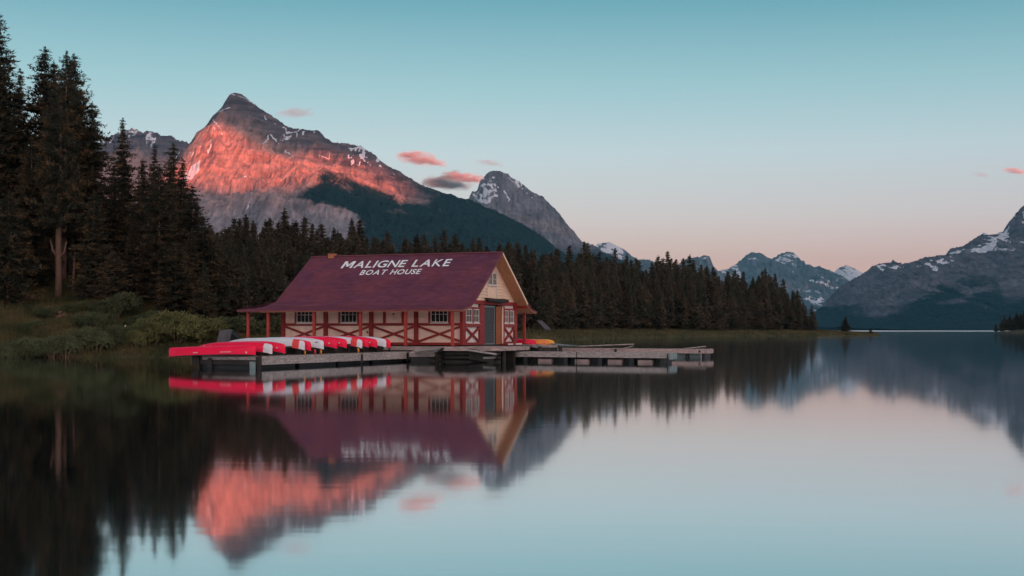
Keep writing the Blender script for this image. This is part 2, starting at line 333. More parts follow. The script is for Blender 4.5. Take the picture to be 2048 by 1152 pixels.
# ------------------------------------------------------------------ mountains
def inpoly(P, X, Y):
    return sdist(np.array(P, float), X, Y)
def mountain(name, sky_, Y0, W, seed, material, res=(500, 220), amp=.22, lam=420, power=1.25, label='', snow=None, forest=None, jag=8, back=600, wig=.12, extra=None, terr=0):
    pts = np.array(sky_, float); Xs = (pts[:, 0]-1024)/F*Y0; Zs = CAMZ+(660.5-pts[:, 1])/F*Y0
    nx, ny = res; x = np.linspace(Xs[0], Xs[-1], nx)
    s = np.concatenate([-np.linspace(1, .03, 14), np.linspace(0, 1, ny)**1.25])
    Xg, Sg = np.meshgrid(x, s)
    Yr = Y0+W*wig*(fbm(x/(lam*2.2), x*0, seed+3)-.5)
    H = np.interp(x, Xs, Zs)
    Hg = np.broadcast_to(H, Xg.shape); Yg = np.where(Sg >= 0, Yr-Sg*W, Yr-Sg*back)
    # silhouette stays at its bearing: scale by distance
    Hg = Hg*(Yr/Y0)
    sp_ = np.abs(Sg)
    base = Hg*(1-sp_)**power
    wx = Xg+lam*.5*(fbm(Xg/lam, Yg/lam, seed+11)-.5)
    g = ridged(wx/lam, Yg/(lam*3.2), seed, 5, .55)
    g2 = ridged(wx/(lam*.22), Yg/(lam*.9), seed+5, 4, .6)
    env = np.clip(sp_*3.2, 0, 1)*(1-sp_)**.6*np.clip(Hg/500, .15, 1.4)
    z = base+env*(amp*lam*1.6*(g-.55)+amp*lam*.50*(g2-.5)+amp*lam*.20*(ridged(Xg/(lam*.07), Yg/(lam*.2), seed+15, 3)-.5))
    z = z+(jag*3)*(ridged(Xg/(lam*.16), Yg/(lam*.3), seed+8, 5, .65)-.45)*(1-sp_)*np.clip(Hg/300, .1, 1)
    if terr: z = z+terr*np.sin((z+Xg*.15)/terr*.9)*.55*(1-sp_)**2*np.clip(sp_*10, 0, 1)
    if extra is not None: z = extra(Xg, Yg, Sg, z)
    # bearing of each spot as seen from the boathouse shore, to lay the cover where it lies
    A = 1024+F*Xg/Yg; B = 660.5-F*(z-CAMZ)/Yg
    n1 = fbm(Xg/60, z/45, 31, 3)-.5; n2_ = fbm(Xg/55, z/60, 37, 3)-.5; kk = F/Y0
    A2_, B2_ = A+n1*34*kk, B+n2_*30*kk
    sn = snow(A2_, B2_, Xg, Yg, z, g, g2, Sg)*(.80+.4*fbm(Xg/30, z/30, 47, 2)) if snow else np.zeros_like(z)
    fo = forest(A, B, Xg, Yg, z, g, g2, Sg) if forest else np.zeros_like(z)
    Xw = Xg*(Yg/Y0)*1.0 if False else Xg
    me = npmesh(name, np.stack([Xw.ravel(), Yg.ravel(), z.ravel()], 1), gridf(nx, len(s))[:, ::-1], material, True, dict(snow=sn, forest=fo, cap=np.clip(1-np.maximum(Sg, 0)/.25, 0, 1)))  # cap: weight of the crest shade painted into the rock
    return tag(link(name, me), label, kind='structure')
sm = lambda a, lo, hi: np.clip((a-lo)/(hi-lo), 0, 1)
M['mt_big'] = mountmat('glow_tinted_grey_rock', (.13,.122,.142), (.27,.25,.275), (.012,.024,.026), .006, ((.20,.12,.115), (.50,.30,.26)))
M['mt_mid'] = mountmat('grey_mountain_rock', (.085,.09,.105), (.19,.19,.215), (.012,.024,.028), .006)
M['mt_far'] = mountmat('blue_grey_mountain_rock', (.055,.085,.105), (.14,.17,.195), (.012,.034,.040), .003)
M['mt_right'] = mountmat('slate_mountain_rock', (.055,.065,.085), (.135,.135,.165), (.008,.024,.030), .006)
def bump_poly(P, A, B, soft): return np.clip(.5+inpoly(P, A, B)/soft, 0, 1)
# main peak
def big_forest(A, B, X, Y, z, g, g2, s):
    nz = fbm(X/70, z/50, 71, 4)-.5; A = A+nz*26; B = B+(fbm(X/60, z/60, 73, 4)-.5)*22
    P = [(575,402),(596,392),(611,386),(632,366),(648,346),(662,342),(690,354),(714,364),(755,380),(772,386),(804,404),(850,404),(868,396),(850,380),(800,352),(866,381),(890,380),(925,378),(985,398),(1040,422),(1120,474),(1250,550),(1270,700),(300,700),(300,520),(700,476),(735,455),(716,438),(686,422),(630,406)]
    f = bump_poly(P, A, B, 26)
    hole = bump_poly([(652,350),(690,360),(704,378),(708,396),(690,388),(660,366)], A, B, 12)
    fan = bump_poly([(380,405),(600,402),(690,420),(722,440),(700,466),(560,474),(380,480)], A, B, 14)
    return .18+.62*f-.22*hole-.5*fan+.5*nz*(f > .2)
def big_snow(A, B, X, Y, z, g, g2, s):
    streak = bump_poly([(366,352),(403,320),(399,338),(388,358),(368,364)], A, B, 5)*1.2
    def strip(p, wdt, k=1.0):
        d = np.full(A.shape, 1e9)
        for (x0, y0), (x1, y1) in zip(p[:-1], p[1:]):
            tt = np.clip(((A-x0)*(x1-x0)+(B-y0)*(y1-y0))/((x1-x0)**2+(y1-y0)**2), 0, 1)
            d = np.minimum(d, np.hypot(A-x0-tt*(x1-x0), B-y0-tt*(y1-y0)))
        return np.clip(1.3-d/(wdt*.85), 0, 1)*k
    out_ = np.maximum(streak, 0)
    for p, wd in [([(428,237),(438,252),(442,268)], 4), ([(432,222),(462,216)], 2), ([(412,290),(416,303),(424,278)], 3), ([(536,272),(531,285)], 3), ([(540,270),(553,282)], 3),
                  ([(548,249),(570,256)], 4), ([(574,258),(572,268),(590,262)], 3.5), ([(592,262),(598,275)], 3), ([(640,312),(655,317)], 3), ([(525,215),(532,238)], 2), ([(569,302),(586,312)], 2.5),
                  ([(465,188),(500,204),(520,217)], 1.5), ([(505,345),(490,352)], 2), ([(500,400),(508,362)], 1.2), ([(484,430),(500,400)], 1.5), ([(700,296),(715,300)], 2), ([(660,300),(657,320)],1.6), ([(786,343),(792,347)],2)]:
        out_ = np.maximum(out_, strip(p, wd, .85))
    nn = fbm(X/17, z/34, 81, 3); top = np.clip(1-s/.30, 0, 1)*np.clip((np.abs(A-488)-48)/14, 0, 1)
    noisy = .66*np.clip((nn-.52)*9, 0, 1)*np.clip((fbm(X/120, z/90, 82, 2)-.40)*8, 0, 1)*top*(B < 335)+.34*np.clip((nn-.60)*12, 0, 1)*sm(B, 390, 300)*((g2 < .42))
    return np.maximum(out_*.70, noisy+.25*out_)
def big_extra(X, Y, S, z):       # the forested spur that swings towards the lake, and the bulge of the fan below the face
    A = 1024+F*X/Y
    sp_ = np.exp(-((X+700)/330)**2)*np.clip((S-.12)/.35, 0, 1)*np.clip((1.05-S)/.4, 0, 1)
    fan = np.exp(-((X+1050)/330)**2)*np.exp(-((S-.62)/.17)**2)
    return z+130*sp_+60*fan
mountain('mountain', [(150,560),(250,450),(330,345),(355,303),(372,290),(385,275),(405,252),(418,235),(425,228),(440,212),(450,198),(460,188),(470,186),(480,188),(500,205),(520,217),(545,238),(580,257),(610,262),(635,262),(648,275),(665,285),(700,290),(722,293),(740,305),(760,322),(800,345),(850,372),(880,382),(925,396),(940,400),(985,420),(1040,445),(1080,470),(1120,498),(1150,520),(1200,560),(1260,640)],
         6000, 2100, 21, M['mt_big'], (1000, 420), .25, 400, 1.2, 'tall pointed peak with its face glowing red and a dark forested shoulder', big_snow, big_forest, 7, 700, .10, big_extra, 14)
def ledges(X, z, st=26.0, k=.1): return np.clip((np.sin(z/st*3.14+(X*.012)+7*fbm(X/200, z/180, 91))-k)*2, 0, 1)*np.clip((fbm(X/st, z/st/1.6, 95, 3)-.50)*10, 0, 1)
def gully_snow(lo, hi, amt, th=.32):
    def f(A, B, X, Y, z, g, g2, s): return (g2 < th)*amt*sm(B, lo, hi)+amt*.55*sm(B, lo, hi)*(fbm(X/90, Y/200, 5) > .52)
    return f
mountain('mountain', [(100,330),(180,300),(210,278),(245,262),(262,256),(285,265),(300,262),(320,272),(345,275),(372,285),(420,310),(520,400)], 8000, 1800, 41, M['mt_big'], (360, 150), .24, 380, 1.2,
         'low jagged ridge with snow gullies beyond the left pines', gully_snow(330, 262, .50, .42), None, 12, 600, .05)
def m2_snow(A, B, X, Y, z, g, g2, s):
    left = bump_poly([(938,395),(958,370),(985,350),(1000,362),(990,390),(975,408),(950,405)], A, B, 30)
    right = bump_poly([(1002,346),(1030,356),(1062,380),(1085,400),(1060,392),(1030,372)], A, B, 12)
    st = bump_poly([(1003,380),(1008,378),(1022,402),(1018,406)], A, B, 4)
    nn = fbm((X+z*.5)/16, (z-X*.4)/26, 97, 3); ld = np.clip((nn-.45)*9, 0, 1)
    return .66*np.maximum(np.maximum(left*(.12+.88*ld), right*(.2+.8*ld)), st)+.50*ld*sm(B, 415, 365)*np.clip((fbm(X/160, z/120, 98)-.42)*6, 0, 1)+.42*ledges(X, z, 30)*sm(B, 425, 380)
mountain('mountain', [(880,440),(930,403),(938,395),(943,385),(955,378),(960,362),(975,347),(990,340),(1005,344),(1030,358),(1060,380),(1085,394),(1100,410),(1120,430),(1130,445),(1150,468),(1165,485),(1190,492),(1200,500),(1240,520),(1290,545),(1400,640)],
         8000, 2000, 63, M['mt_mid'], (520, 260), .20, 330, 1.2, 'grey pointed mountain with snow on its left shoulder behind the dark slope', m2_snow,
         lambda A, B, X, Y, z, g, g2, s: .25+.5*sm(B, 480, 520), 9, 600, .08)
def lite(lo, hi, amt): return lambda A, B, X, Y, z, g, g2, s: amt*sm(B, lo, hi)*(.5+.5*(g2 < .45))+.1*(g < .3)
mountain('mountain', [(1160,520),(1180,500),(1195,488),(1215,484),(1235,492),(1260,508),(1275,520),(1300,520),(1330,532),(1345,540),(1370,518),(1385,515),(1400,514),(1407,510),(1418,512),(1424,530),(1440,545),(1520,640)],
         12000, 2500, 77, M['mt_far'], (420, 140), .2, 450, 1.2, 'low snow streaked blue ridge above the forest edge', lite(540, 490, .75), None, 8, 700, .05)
def m4_snow(A, B, X, Y, z, g, g2, s):
    cap = bump_poly([(1545,522),(1562,508),(1575,505),(1590,508),(1594,522),(1575,528),(1555,526)], A, B, 8)
    low = bump_poly([(1420,545),(1478,523),(1486,545),(1500,565),(1440,570)], A, B, 14)
    r_ = bump_poly([(1600,580),(1640,540),(1700,560),(1700,640),(1620,640)], A, B, 30)*.55*(.4+.6*(g2 < .45))
    return .75*np.maximum(np.maximum(cap*.85, low*.8), r_*1.3)*(.45+.55*np.clip((fbm(X/42, z/30, 99, 3)-.42)*8, 0, 1))+.50*ledges(X, z, 60, .0)*sm(B, 640, 520)
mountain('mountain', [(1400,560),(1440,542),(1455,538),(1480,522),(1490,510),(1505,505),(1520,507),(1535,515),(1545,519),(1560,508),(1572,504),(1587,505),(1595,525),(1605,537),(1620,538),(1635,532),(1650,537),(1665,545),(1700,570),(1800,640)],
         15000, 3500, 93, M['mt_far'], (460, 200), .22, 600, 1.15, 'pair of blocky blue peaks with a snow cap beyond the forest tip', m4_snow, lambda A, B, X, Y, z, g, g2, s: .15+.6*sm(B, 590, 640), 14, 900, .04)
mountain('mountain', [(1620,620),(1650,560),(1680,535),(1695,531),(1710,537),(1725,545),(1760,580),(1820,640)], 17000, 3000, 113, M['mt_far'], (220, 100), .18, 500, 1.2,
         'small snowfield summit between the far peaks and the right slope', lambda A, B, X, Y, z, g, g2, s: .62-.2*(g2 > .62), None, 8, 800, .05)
def m5_snow(A, B, X, Y, z, g, g2, s):
    a = bump_poly([(1905,500),(1935,487),(1968,470),(2005,462),(2048,412),(2300,380),(2300,470),(2060,455),(2000,490),(1955,505)], A, B, 16)*(.15+.85*(g2 < .36))
    b_ = bump_poly([(1950,503),(1965,493),(1994,482),(1992,492),(1970,504),(1955,505)], A, B, 4)
    b_ = np.maximum(b_, bump_poly([(1980,478),(2005,466),(2016,455),(2012,468),(1990,478)], A, B, 4))
    b_ = np.maximum(b_, bump_poly([(1893,508),(1925,500),(1922,509),(1900,511)], A, B, 4))
    c = bump_poly([(1845,528),(1860,515),(1905,512),(1910,520),(1885,528),(1875,545),(1858,540)], A, B, 6)*(.3+.7*(g2 < .55))
    d = bump_poly([(1750,532),(1768,527),(1795,530),(1800,538),(1770,536),(1768,550),(1758,540)], A, B, 5)*(.4+.6*(g2 < .6))
    d = np.maximum(d, bump_poly([(1795,535),(1840,531),(1845,535),(1800,540)], A, B, 3)*.8)
    nn = np.clip((fbm((X-z*.6)/22, (z+X*.3)/16, 101, 3)-.43)*10, 0, 1)
    return .74*np.maximum(np.maximum(a*nn, b_), np.maximum(c, d)*(.25+.75*nn))+.50*ledges(X, z, 34)*sm(B, 545, 500)
def m5_forest(A, B, X, Y, z, g, g2, s):
    line = np.interp(A, [1600,1680,1760,1840,1900,1990,2010,2030,2100], [610,600,628,590,562,556,590,592,560])
    pale = bump_poly([(1722,600),(1750,590),(1775,600),(1770,630),(1735,628)], A, B, 14)*.5
    strips = ((g2 < .32)*.35)*sm(B, 650, 560)
    nz = fbm(X/160, z/50, 103, 4)-.5
    return .12+.75*sm(B+nz*46, line-34, line+26)-pale-strips*1.2-.5*np.clip((fbm((X+z*1.8)/420, (z-X*.25)/46, 105, 3)-.58)*6, 0, 1)*sm(B, 650, 600)
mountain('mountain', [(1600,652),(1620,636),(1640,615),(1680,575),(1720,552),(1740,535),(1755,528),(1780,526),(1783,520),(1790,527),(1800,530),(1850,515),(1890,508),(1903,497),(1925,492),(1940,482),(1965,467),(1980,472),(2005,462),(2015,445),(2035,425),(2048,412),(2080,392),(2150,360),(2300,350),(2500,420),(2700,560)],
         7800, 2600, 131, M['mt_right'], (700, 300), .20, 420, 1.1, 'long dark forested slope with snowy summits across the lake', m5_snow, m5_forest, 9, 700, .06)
# added behind the viewer: range and cloud bank shaped to confine sun to the peak
tX = math.tan(R(SUN_AZ))
def shade_range():  # unseen range, crest shaped to cast the lower shadow edge
    XB = lambda p: (p-1024)/F*5600-17200*tX
    px_ = np.array([-15000, XB(-200), XB(280), XB(370), XB(420), XB(480), XB(560), XB(640), XB(720), XB(790), XB(850), XB(905), XB(940), XB(2000), 19500], float)
    pz = np.array([1100, 1186, 1186, 1100, 1072, 1060, 1052, 1075, 1095, 1080, 1060, 1110, 1186, 1186, 1186], float)
    x = np.linspace(-15000, 19500, 760); s = np.linspace(-1, 1, 60); X, Sg = np.meshgrid(x, s)
    H = np.interp(x, px_, pz); Y = -12000-Sg*2500
    z = H*(1-np.abs(Sg))**1.1+np.clip(np.abs(Sg)*4, 0, 1)*(1-np.abs(Sg))*160*(ridged(X/900, Y/1500, 5)-.6)
    z = np.where(np.abs(Sg) < .02, H, np.minimum(z, 1186))
    me = npmesh('mountain', np.stack([X.ravel(), Y.ravel(), z.ravel()], 1), gridf(760, 60), M['mt_mid'], True, dict(snow=0*z, forest=.9*sm(z, 700, 500)))
    return tag(link('mountain', me), 'unseen range behind the viewer with its crest shaped to shade the valley', kind='structure')
shade_range()
M['bank'] = mat('shade_cloud_grey', (.62,.60,.62), 1, .1, .001, spec=0)
def bank():  # unseen cloud bank, underside shaped to keep the sun off the summit
    XB = lambda p: (p-1024)/F*5600-17200*tX
    cx = np.array([-16000, XB(-400), XB(300), XB(372), XB(405), XB(430), XB(455), XB(478), XB(505), XB(545), XB(590), XB(640), XB(690), XB(740), XB(790), XB(860), XB(905), XB(940), 19800], float)
    cz = np.array([1230, 1189, 1189, 1192, 1215, 1265, 1400, 1480, 1460, 1400, 1320, 1270, 1300, 1370, 1330, 1280, 1250, 1189, 1230], float)
    x = np.linspace(-16000, 19800, 900); a = np.linspace(0, 2*math.pi, 25)[:-1]
    lo = np.interp(x, cx, cz); hi = 1840+90*fbm(x/900, x*0, 4)
    X = np.repeat(x[None], 24, 0); c = np.cos(a)[:, None]; s_ = np.sin(a)[:, None]
    Y = -12000+s_*300*(.6+.8*fbm(X/700, a[:, None]+0*X, 8)); mid = (lo+hi)/2; hh = (hi-lo)/2
    Z = mid-c*hh
    v = np.stack([X.T.ravel(), Y.T.ravel(), Z.T.ravel()], 1); i = np.arange(899)[:, None]*24; k = np.arange(24)[None]
    f = np.stack([(i+k).ravel(), (i+(k+1) % 24).ravel(), (i+24+(k+1) % 24).ravel(), (i+24+k).ravel()], 1)
    return tag(link('shade_cloud', npmesh('shade_cloud', v, f, M['bank'], True)), 'unseen grey cloud bank added behind the viewer to shade the summit', kind='structure')
bank()
# ------------------------------------------------------------------ clouds (far outside the haze, lit by the same low sun)
def cloudmat(name, dens, col):
    m, t, p = newmat(name); t.nodes.remove(p); N = t.nodes.new; mo = t.nodes['Material Output']
    tc = N('ShaderNodeTexCoord'); ln = N('ShaderNodeVectorMath'); ln.operation = 'LENGTH'; t.links.new(tc.outputs['Object'], ln.inputs[0])
    n = N('ShaderNodeTexNoise'); n.inputs['Scale'].default_value = 2.0; n.inputs['Detail'].default_value = 5; t.links.new(tc.outputs['Object'], n.inputs['Vector'])
    a = N('ShaderNodeMath'); a.operation = 'MULTIPLY_ADD'; a.inputs[1].default_value = 2.4; t.links.new(n.outputs['Fac'], a.inputs[0]); a.inputs[2].default_value = -1.2
    b = N('ShaderNodeMath'); b.operation = 'ADD'; t.links.new(a.outputs[0], b.inputs[0]); t.links.new(ln.outputs['Value'], b.inputs[1])
    q = N('ShaderNodeMapRange'); q.interpolation_type = 'SMOOTHSTEP'; q.inputs['From Min'].default_value = .95; q.inputs['From Max'].default_value = .2
    q.inputs['To Min'].default_value = 0; q.inputs['To Max'].default_value = dens; t.links.new(b.outputs[0], q.inputs[0])
    v = N('ShaderNodeVolumePrincipled'); v.inputs['Color'].default_value = (*col, 1); t.links.new(q.outputs[0], v.inputs['Density'])
    t.links.new(v.outputs[0], mo.inputs['Volume']); return m
bm = bmesh.new(); bmesh.ops.create_icosphere(bm, subdivisions=3, radius=1); cme = {}
for key, dn, cc in (('pink', .013, (.95,.80,.84)), ('thin', .0035, (.55,.52,.60)), ('grey', .014, (.42,.56,.62))):
    q = bpy.data.meshes.new('cloud'); bm.to_mesh(q); q.materials.append(cloudmat(key+'_cloud_vapour', dn, cc)); cme[key] = q
bm.free()
def cloud(label, blobs, key, Y=14000):
    x = sum(b[0] for b in blobs)/len(blobs); y = sum(b[1] for b in blobs)/len(blobs)
    root = empty('cloud', at(x, y, Y)); tag(root, label, 'cloud', 'small evening clouds')
    for bx, by, wx, wy, tl in blobs:
        o = link('puff', cme[key], root); p = Vector(at(bx, by, Y))-Vector(at(x, y, Y)); o.location = p
        o.scale = (1.35*wx/F*Y, wx/F*Y*.8, 1.45*wy/F*Y); o.rotation_euler = (0, R(tl), 0)
cloud('bright pink cloud with a grey tail, highest of the two beside the big peak', [(835,317,34,12,6), (868,324,24,6,12), (812,310,18,5,0)], 'pink')
cloud('slate grey flat cloud bank resting just left of the second peak', [(895,366,44,12,3), (905,352,20,7,10), (912,345,10,5,10), (870,368,24,7,0)], 'grey', 14400)
cloud('long pink streak of cloud touching the snowy second peak', [(935,356,30,8,5), (912,350,18,5,12), (952,359,16,6,0)], 'pink', 13800)
cloud('thin mauve wisp of cloud above the second peak', [(980,326,26,5,6)], 'thin')
cloud('faint grey wisp of cloud right of the tallest summit', [(592,226,34,8,-4)], 'thin')
cloud('small pink cloud at the edge above the right slope', [(2030,342,22,5,8)], 'pink')
cloud('faint pinkish smudge of cloud above the right slope', [(1962,350,16,4,5)], 'thin')
# ------------------------------------------------------------------ air
hz = MB().box(-19900, 19900, -14600, 20500, -4.2, 1187.6).build('haze', None)
m = bpy.data.materials.new('haze_air'); m.use_nodes = True; t = m.node_tree; t.nodes.clear()
mo = t.nodes.new('ShaderNodeOutputMaterial'); v = t.nodes.new('ShaderNodeVolumePrincipled')
v.inputs['Color'].default_value = (.20,.62,.85,1); v.inputs['Density'].default_value = 2.2e-5; t.links.new(v.outputs[0], mo.inputs['Volume'])
hz.data.materials.append(m); tag(hz, 'thin blue evening haze over the valley', kind='stuff')
# ------------------------------------------------------------------ trees
def tris_from(c, d, ln, wd, up):
    """spike triangles: base centre c, direction d, length, width"""
    s = np.cross(d, up); s /= np.linalg.norm(s, axis=1, keepdims=True)+1e-9
    v = np.stack([c-s*wd[:, None]/2, c+s*wd[:, None]/2, c+d*ln[:, None]], 1).reshape(-1, 3)
    return v
def conifer(name, H, rmax, seed, base=.08, levels=40, nb=6, clumps=6, k=6, leaf=.36, lw=.11, material='pine', shape=.8, gap=.15, trunk_r=.25, droop=.25, uneven=.35):
    g = np.random.default_rng(seed); C = []; D = []; SC = []; T = []; tr = MB()
    lean = g.normal(0, .012, 2)
    tr.tube([(lean[0]*z, lean[1]*z, z) for z in (-.6, 0, H*.3, H*.65, H*.97)], [trunk_r*1.15, trunk_r, trunk_r*.78, trunk_r*.42, .03], 7)
    sect = 1+uneven*(g.random(7)-.5)*1.6
    for i in range(levels):
        tt = (i+g.random()*.6)/levels; z = H*(base+(1-base)*tt)
        if g.random() < gap*(1-tt)*.9 and tt < .7: continue
        R_ = rmax*((1-tt)**shape)*(.72+.5*g.random())*min(1, .45+tt*4)+.12
        for j in range(nb):
            a = g.random()*6.2832; R1 = R_*sect[int(a/6.2832*7) % 7]*(.55+.6*g.random())
            n = max(2, int(clumps*R1/rmax*1.25+1.5)); sag = droop*(1-tt*1.3)
            for q in range(n):
                f = (q+.5+g.random()*.5)/n; r = R1*f
                zz = z-sag*r*1.1+.35*sag*R1*f**3*2+g.normal(0, .05)
                C.append([(math.cos(a)*r+lean[0]*z)+g.normal(0, .10+.05*r), math.sin(a)*r+lean[1]*z+g.normal(0, .10+.05*r), zz]); D.append([math.cos(a), math.sin(a), .25]); T.append(f*f); SC.append(min(1, .42+1.5*(1-tt)))
            if R1 > 1.2 and g.random() < .35:
                tr.tube([(lean[0]*z, lean[1]*z, z), (math.cos(a)*R1*.7, math.sin(a)*R1*.7, z-sag*R1*.6)], [.05, .02], 3)
    for q in range(int(10+levels*.3)):
        uu = g.random(); aa = g.random()*6.28; C.append([lean[0]*H+math.cos(aa)*uu*.035*rmax, lean[1]*H+math.sin(aa)*uu*.035*rmax, H*(1.01-.11*uu)]); D.append([0, 0, 1.6]); T.append(.4); SC.append(.42)
    C = np.repeat(np.array(C), k, 0); D = np.repeat(np.array(D), k, 0); T = np.repeat(np.array(T), k); SC = np.repeat(np.array(SC), k)
    n = len(C); C = C+g.normal(0, leaf*.33, (n, 3))*[1, 1, .6]*SC[:, None]
    d = D*.8+g.normal(0, .75, (n, 3)); d[:, 2] += .12; d /= np.linalg.norm(d, axis=1, keepdims=True)
    ln = leaf*(.6+.8*g.random(n))*SC; wd = SC*lw*(.7+.6*g.random(n))
    v = tris_from(C, d, ln, wd, g.normal(0, 1, (n, 3)))
    f = np.arange(n*3).reshape(-1, 3)
    crown = npmesh(name+'_crown', v, f, M[material], False, dict(tip=np.repeat(T, 3)))
    return crown, tr.mesh(name+'_trunk', M['bark'], True), v, np.repeat(T, 3)
near = [conifer('pine', 24, 3.3, 11, .06, 64, 9, 7, 7, .42, .14, gap=.1, trunk_r=.32),
        conifer('pine', 22, 3.0, 12, .16, 60, 9, 7, 7, .42, .14, gap=.18, shape=.6, uneven=.8, trunk_r=.27),
        conifer('pine', 20, 3.6, 13, .03, 58, 9, 8, 7, .42, .14, gap=.12, shape=.7, trunk_r=.28),
        conifer('pine', 24, 2.4, 14, .22, 62, 8, 6, 7, .42, .14, gap=.22, shape=.55, uneven=.9, trunk_r=.25),
        conifer('pine', 21, 3.9, 15, .20, 52, 8, 8, 7, .45, .14, gap=.18, shape=.55, uneven=.6, trunk_r=.36),
        conifer('pine', 12, 3.6, 16, .02, 34, 9, 8, 7, .42, .13, gap=.05, shape=.75, trunk_r=.16, droop=.35)]
far = [conifer('spruce', 16, rm, 31+i, b_, 34, 7, 4, 6, .60, .24, material='spruce', gap=gp, shape=sh, trunk_r=.16, uneven=.5)
       for i, (rm, b_, gp, sh) in enumerate([(2.3,.05,.1,1.05), (1.9,.10,.2,.95), (2.7,.04,.1,1.0), (1.6,.12,.25,.9), (2.4,.15,.3,.8), (2.1,.06,.1,1.15)])]
def proto(name, crown, trunk):
    e = empty(name, (0, 0, 0)); link('trunk', trunk, e); link('crown', crown, e); return e
pn = [proto('pine_tree', c[0], c[1]) for c in near]; pf = [proto('spruce_tree', c[0], c[1]) for c in far]
Hn = [24, 22, 20, 24, 21, 12]; Hf = [16]*6; used = set(); ntree = 0
def plant(pool, i, Hs, x, y, H, wd=1.0, label=None, group=None, cat='tree'):
    global ntree
    p = pool[i]; key = p.name; o = p if key not in used else copy_tree(p); used.add(key)
    z = float(gz(x, y)); s = H/Hs[i]; o.location = (x, y, z-.1); o.scale = (s*wd, s*wd, s); o.rotation_euler = (0, 0, random.random()*6.28)
    for k in ('label', 'category', 'group'):
        if k in o: del o[k]
    tag(o, label, cat, group); ntree += 1; return o
STAND = [ # bearing, treetop, distance, kind, width, label
 (8,28,112,0,1.35,'tallest dark pine, a full spire at the outer edge of the bank'),
 (-22,120,108,2,1.0,'bushy dark pine half out of view beside the tallest one'),
 (36,140,117,0,1.0,'dark pine rising just behind the tallest edge pine'),
 (84,98,113,3,1.15,'thin open-crowned pine with a needle tip, first of the four tall spires'),
 (108,124,118,1,.9,'gappy pine between the first and the third tall spire'),
 (127,106,109,4,.72,'tall pine standing on the pale forked bare trunk above the dirt scar'),
 (142,112,114,3,1.2,'slim pine spire just right of the bare trunk pine'),
 (186,206,110,1,1.1,'pine with a lopsided ragged top right of the four tall spires'),
 (163,214,116,0,.8,'dark pine filling the gap behind the ragged top pine'),
 (60,270,106,2,.95,'broad dark pine below the spires near the bank top'),
 (246,236,113,0,.85,'narrow spired pine in front of the snowy jagged ridge'),
 (218,330,107,2,.95,'broad pine in the saddle between the ragged top and the lone spire'),
 (288,318,111,1,.95,'short open pine right of the lone narrow spire'),
 (305,290,116,0,.8,'first of the twin pointed tops in the rounded clump'),
 (334,286,110,2,.9,'second and bushier of the twin pointed tops in the rounded clump'),
 (318,330,103,4,.7,'pine with a thin pale stem showing under the rounded clump'),
 (363,318,108,0,1.0,'pine forming the right shoulder of the rounded clump'),
 (386,372,105,2,1.0,'lower pine on the right slope of the rounded clump, against the grey rock face'),
 (404,432,103,5,1.0,'lowest bushy pine at the right foot of the rounded clump'),
 (352,480,98,5,1.15,'low spreading pine with rusty boughs over the pale bush'),
 (408,540,97,5,.95,'small rusty boughed pine beside the boathouse roof tip'),
 (275,372,107,2,1.1,'full round pine between the lone spire and the twin tops'),
 (322,402,104,2,1.15,'wide dark pine under the middle of the rounded clump'),
 (376,455,101,2,.9,'dense pine low on the right side of the rounded clump'),
 (230,500,100,5,1.2,'low dark pine above the round bank bush'),
 (180,380,103,2,1.0,'wide pine with long rusty shelves of boughs right of the bare trunk'),
 (262,440,102,2,.95,'dark wide pine in the middle of the stand above the bank shrubs'),
 (15,380,101,5,1.1,'heavy dark pine low at the edge of the view'),
 (-60,200,106,0,1.2,'tall dark pine outside the stand at the edge of the view'),
]
for px_, ty, Y, k, wd, lb in STAND:
    x = (px_-1024)/F*Y; zt = at(px_, ty, Y)[2]; plant(pn, k, Hn, x, Y, zt-float(gz(x, Y)), wd*(1.28 if px_ > 200 else 1.12), lb)
# the visible bare trunk with its two dead forks, and a thin one
xt = (117-1024)/F*103.5; zt_ = float(gz(xt, 103.5))
tr = empty('pine_tree', (xt, 103.5, zt_-.2)); tag(tr, 'bare pale trunk with two short dead forks at the bank top', 'tree')
MB().tube([(0,0,0),(.03,0,2),(.0,0,5),(.10,0,9),(.15,0,14)], [.36,.27,.24,.20,.10], 10).build('trunk', M['bark'], tr, True)
MB().tube([(-.15,-.1,3.7),(-.45,-.1,4.2),(-.62,-.1,5.0)], [.13,.1,.04], 6).build('branch', M['bark'], tr, True)
MB().tube([(.15,-.1,3.5),(.5,-.1,4.0),(.72,-.1,4.9)], [.10,.07,.03], 6).build('branch', M['bark'], tr, True)
v_, t_ = near[4][2], near[4][3]; sel = v_.reshape(-1,3,3)[:, 0, 2] > 9
vv = (v_.reshape(-1,3,3)[sel]).reshape(-1,3)*[.7,.7,.95]; vv[:, 2] -= 2.5
link('crown', npmesh('crown', vv, np.arange(len(vv)).reshape(-1,3), M['pine'], False, dict(tip=np.repeat(t_.reshape(-1,3)[sel][:, 0], 3))), tr)
xt = (145-1024)/F*105; MBt = MB().tube([(0,0,0),(.12,0,2),(.2,0,3.6)], [.13,.10,.03], 7)
o = MBt.build('dead_trunk', M['bark'], None, True); o.location = (xt, 105, float(gz(xt, 105))-.1); tag(o, 'thin dead snag standing right of the bare pale trunk', 'tree trunk')
# deep part of the stand
for i in range(34):
    px_ = -60+i*15+random.uniform(-6, 6); Y = random.uniform(119, 150); x = (px_-1024)/F*Y
    top = np.interp(px_, [-80,0,60,150,220,300,400,480], [190,200,300,330,400,390,470,500])+random.uniform(0, 40)
    plant(pn, random.choice([0,2,4,2]), Hn, x, Y, at(px_, top, Y)[2]-float(gz(x, Y)), 1.15, 'dark pine deep inside the stand on the bank', 'dark pines deep inside the stand on the bank')
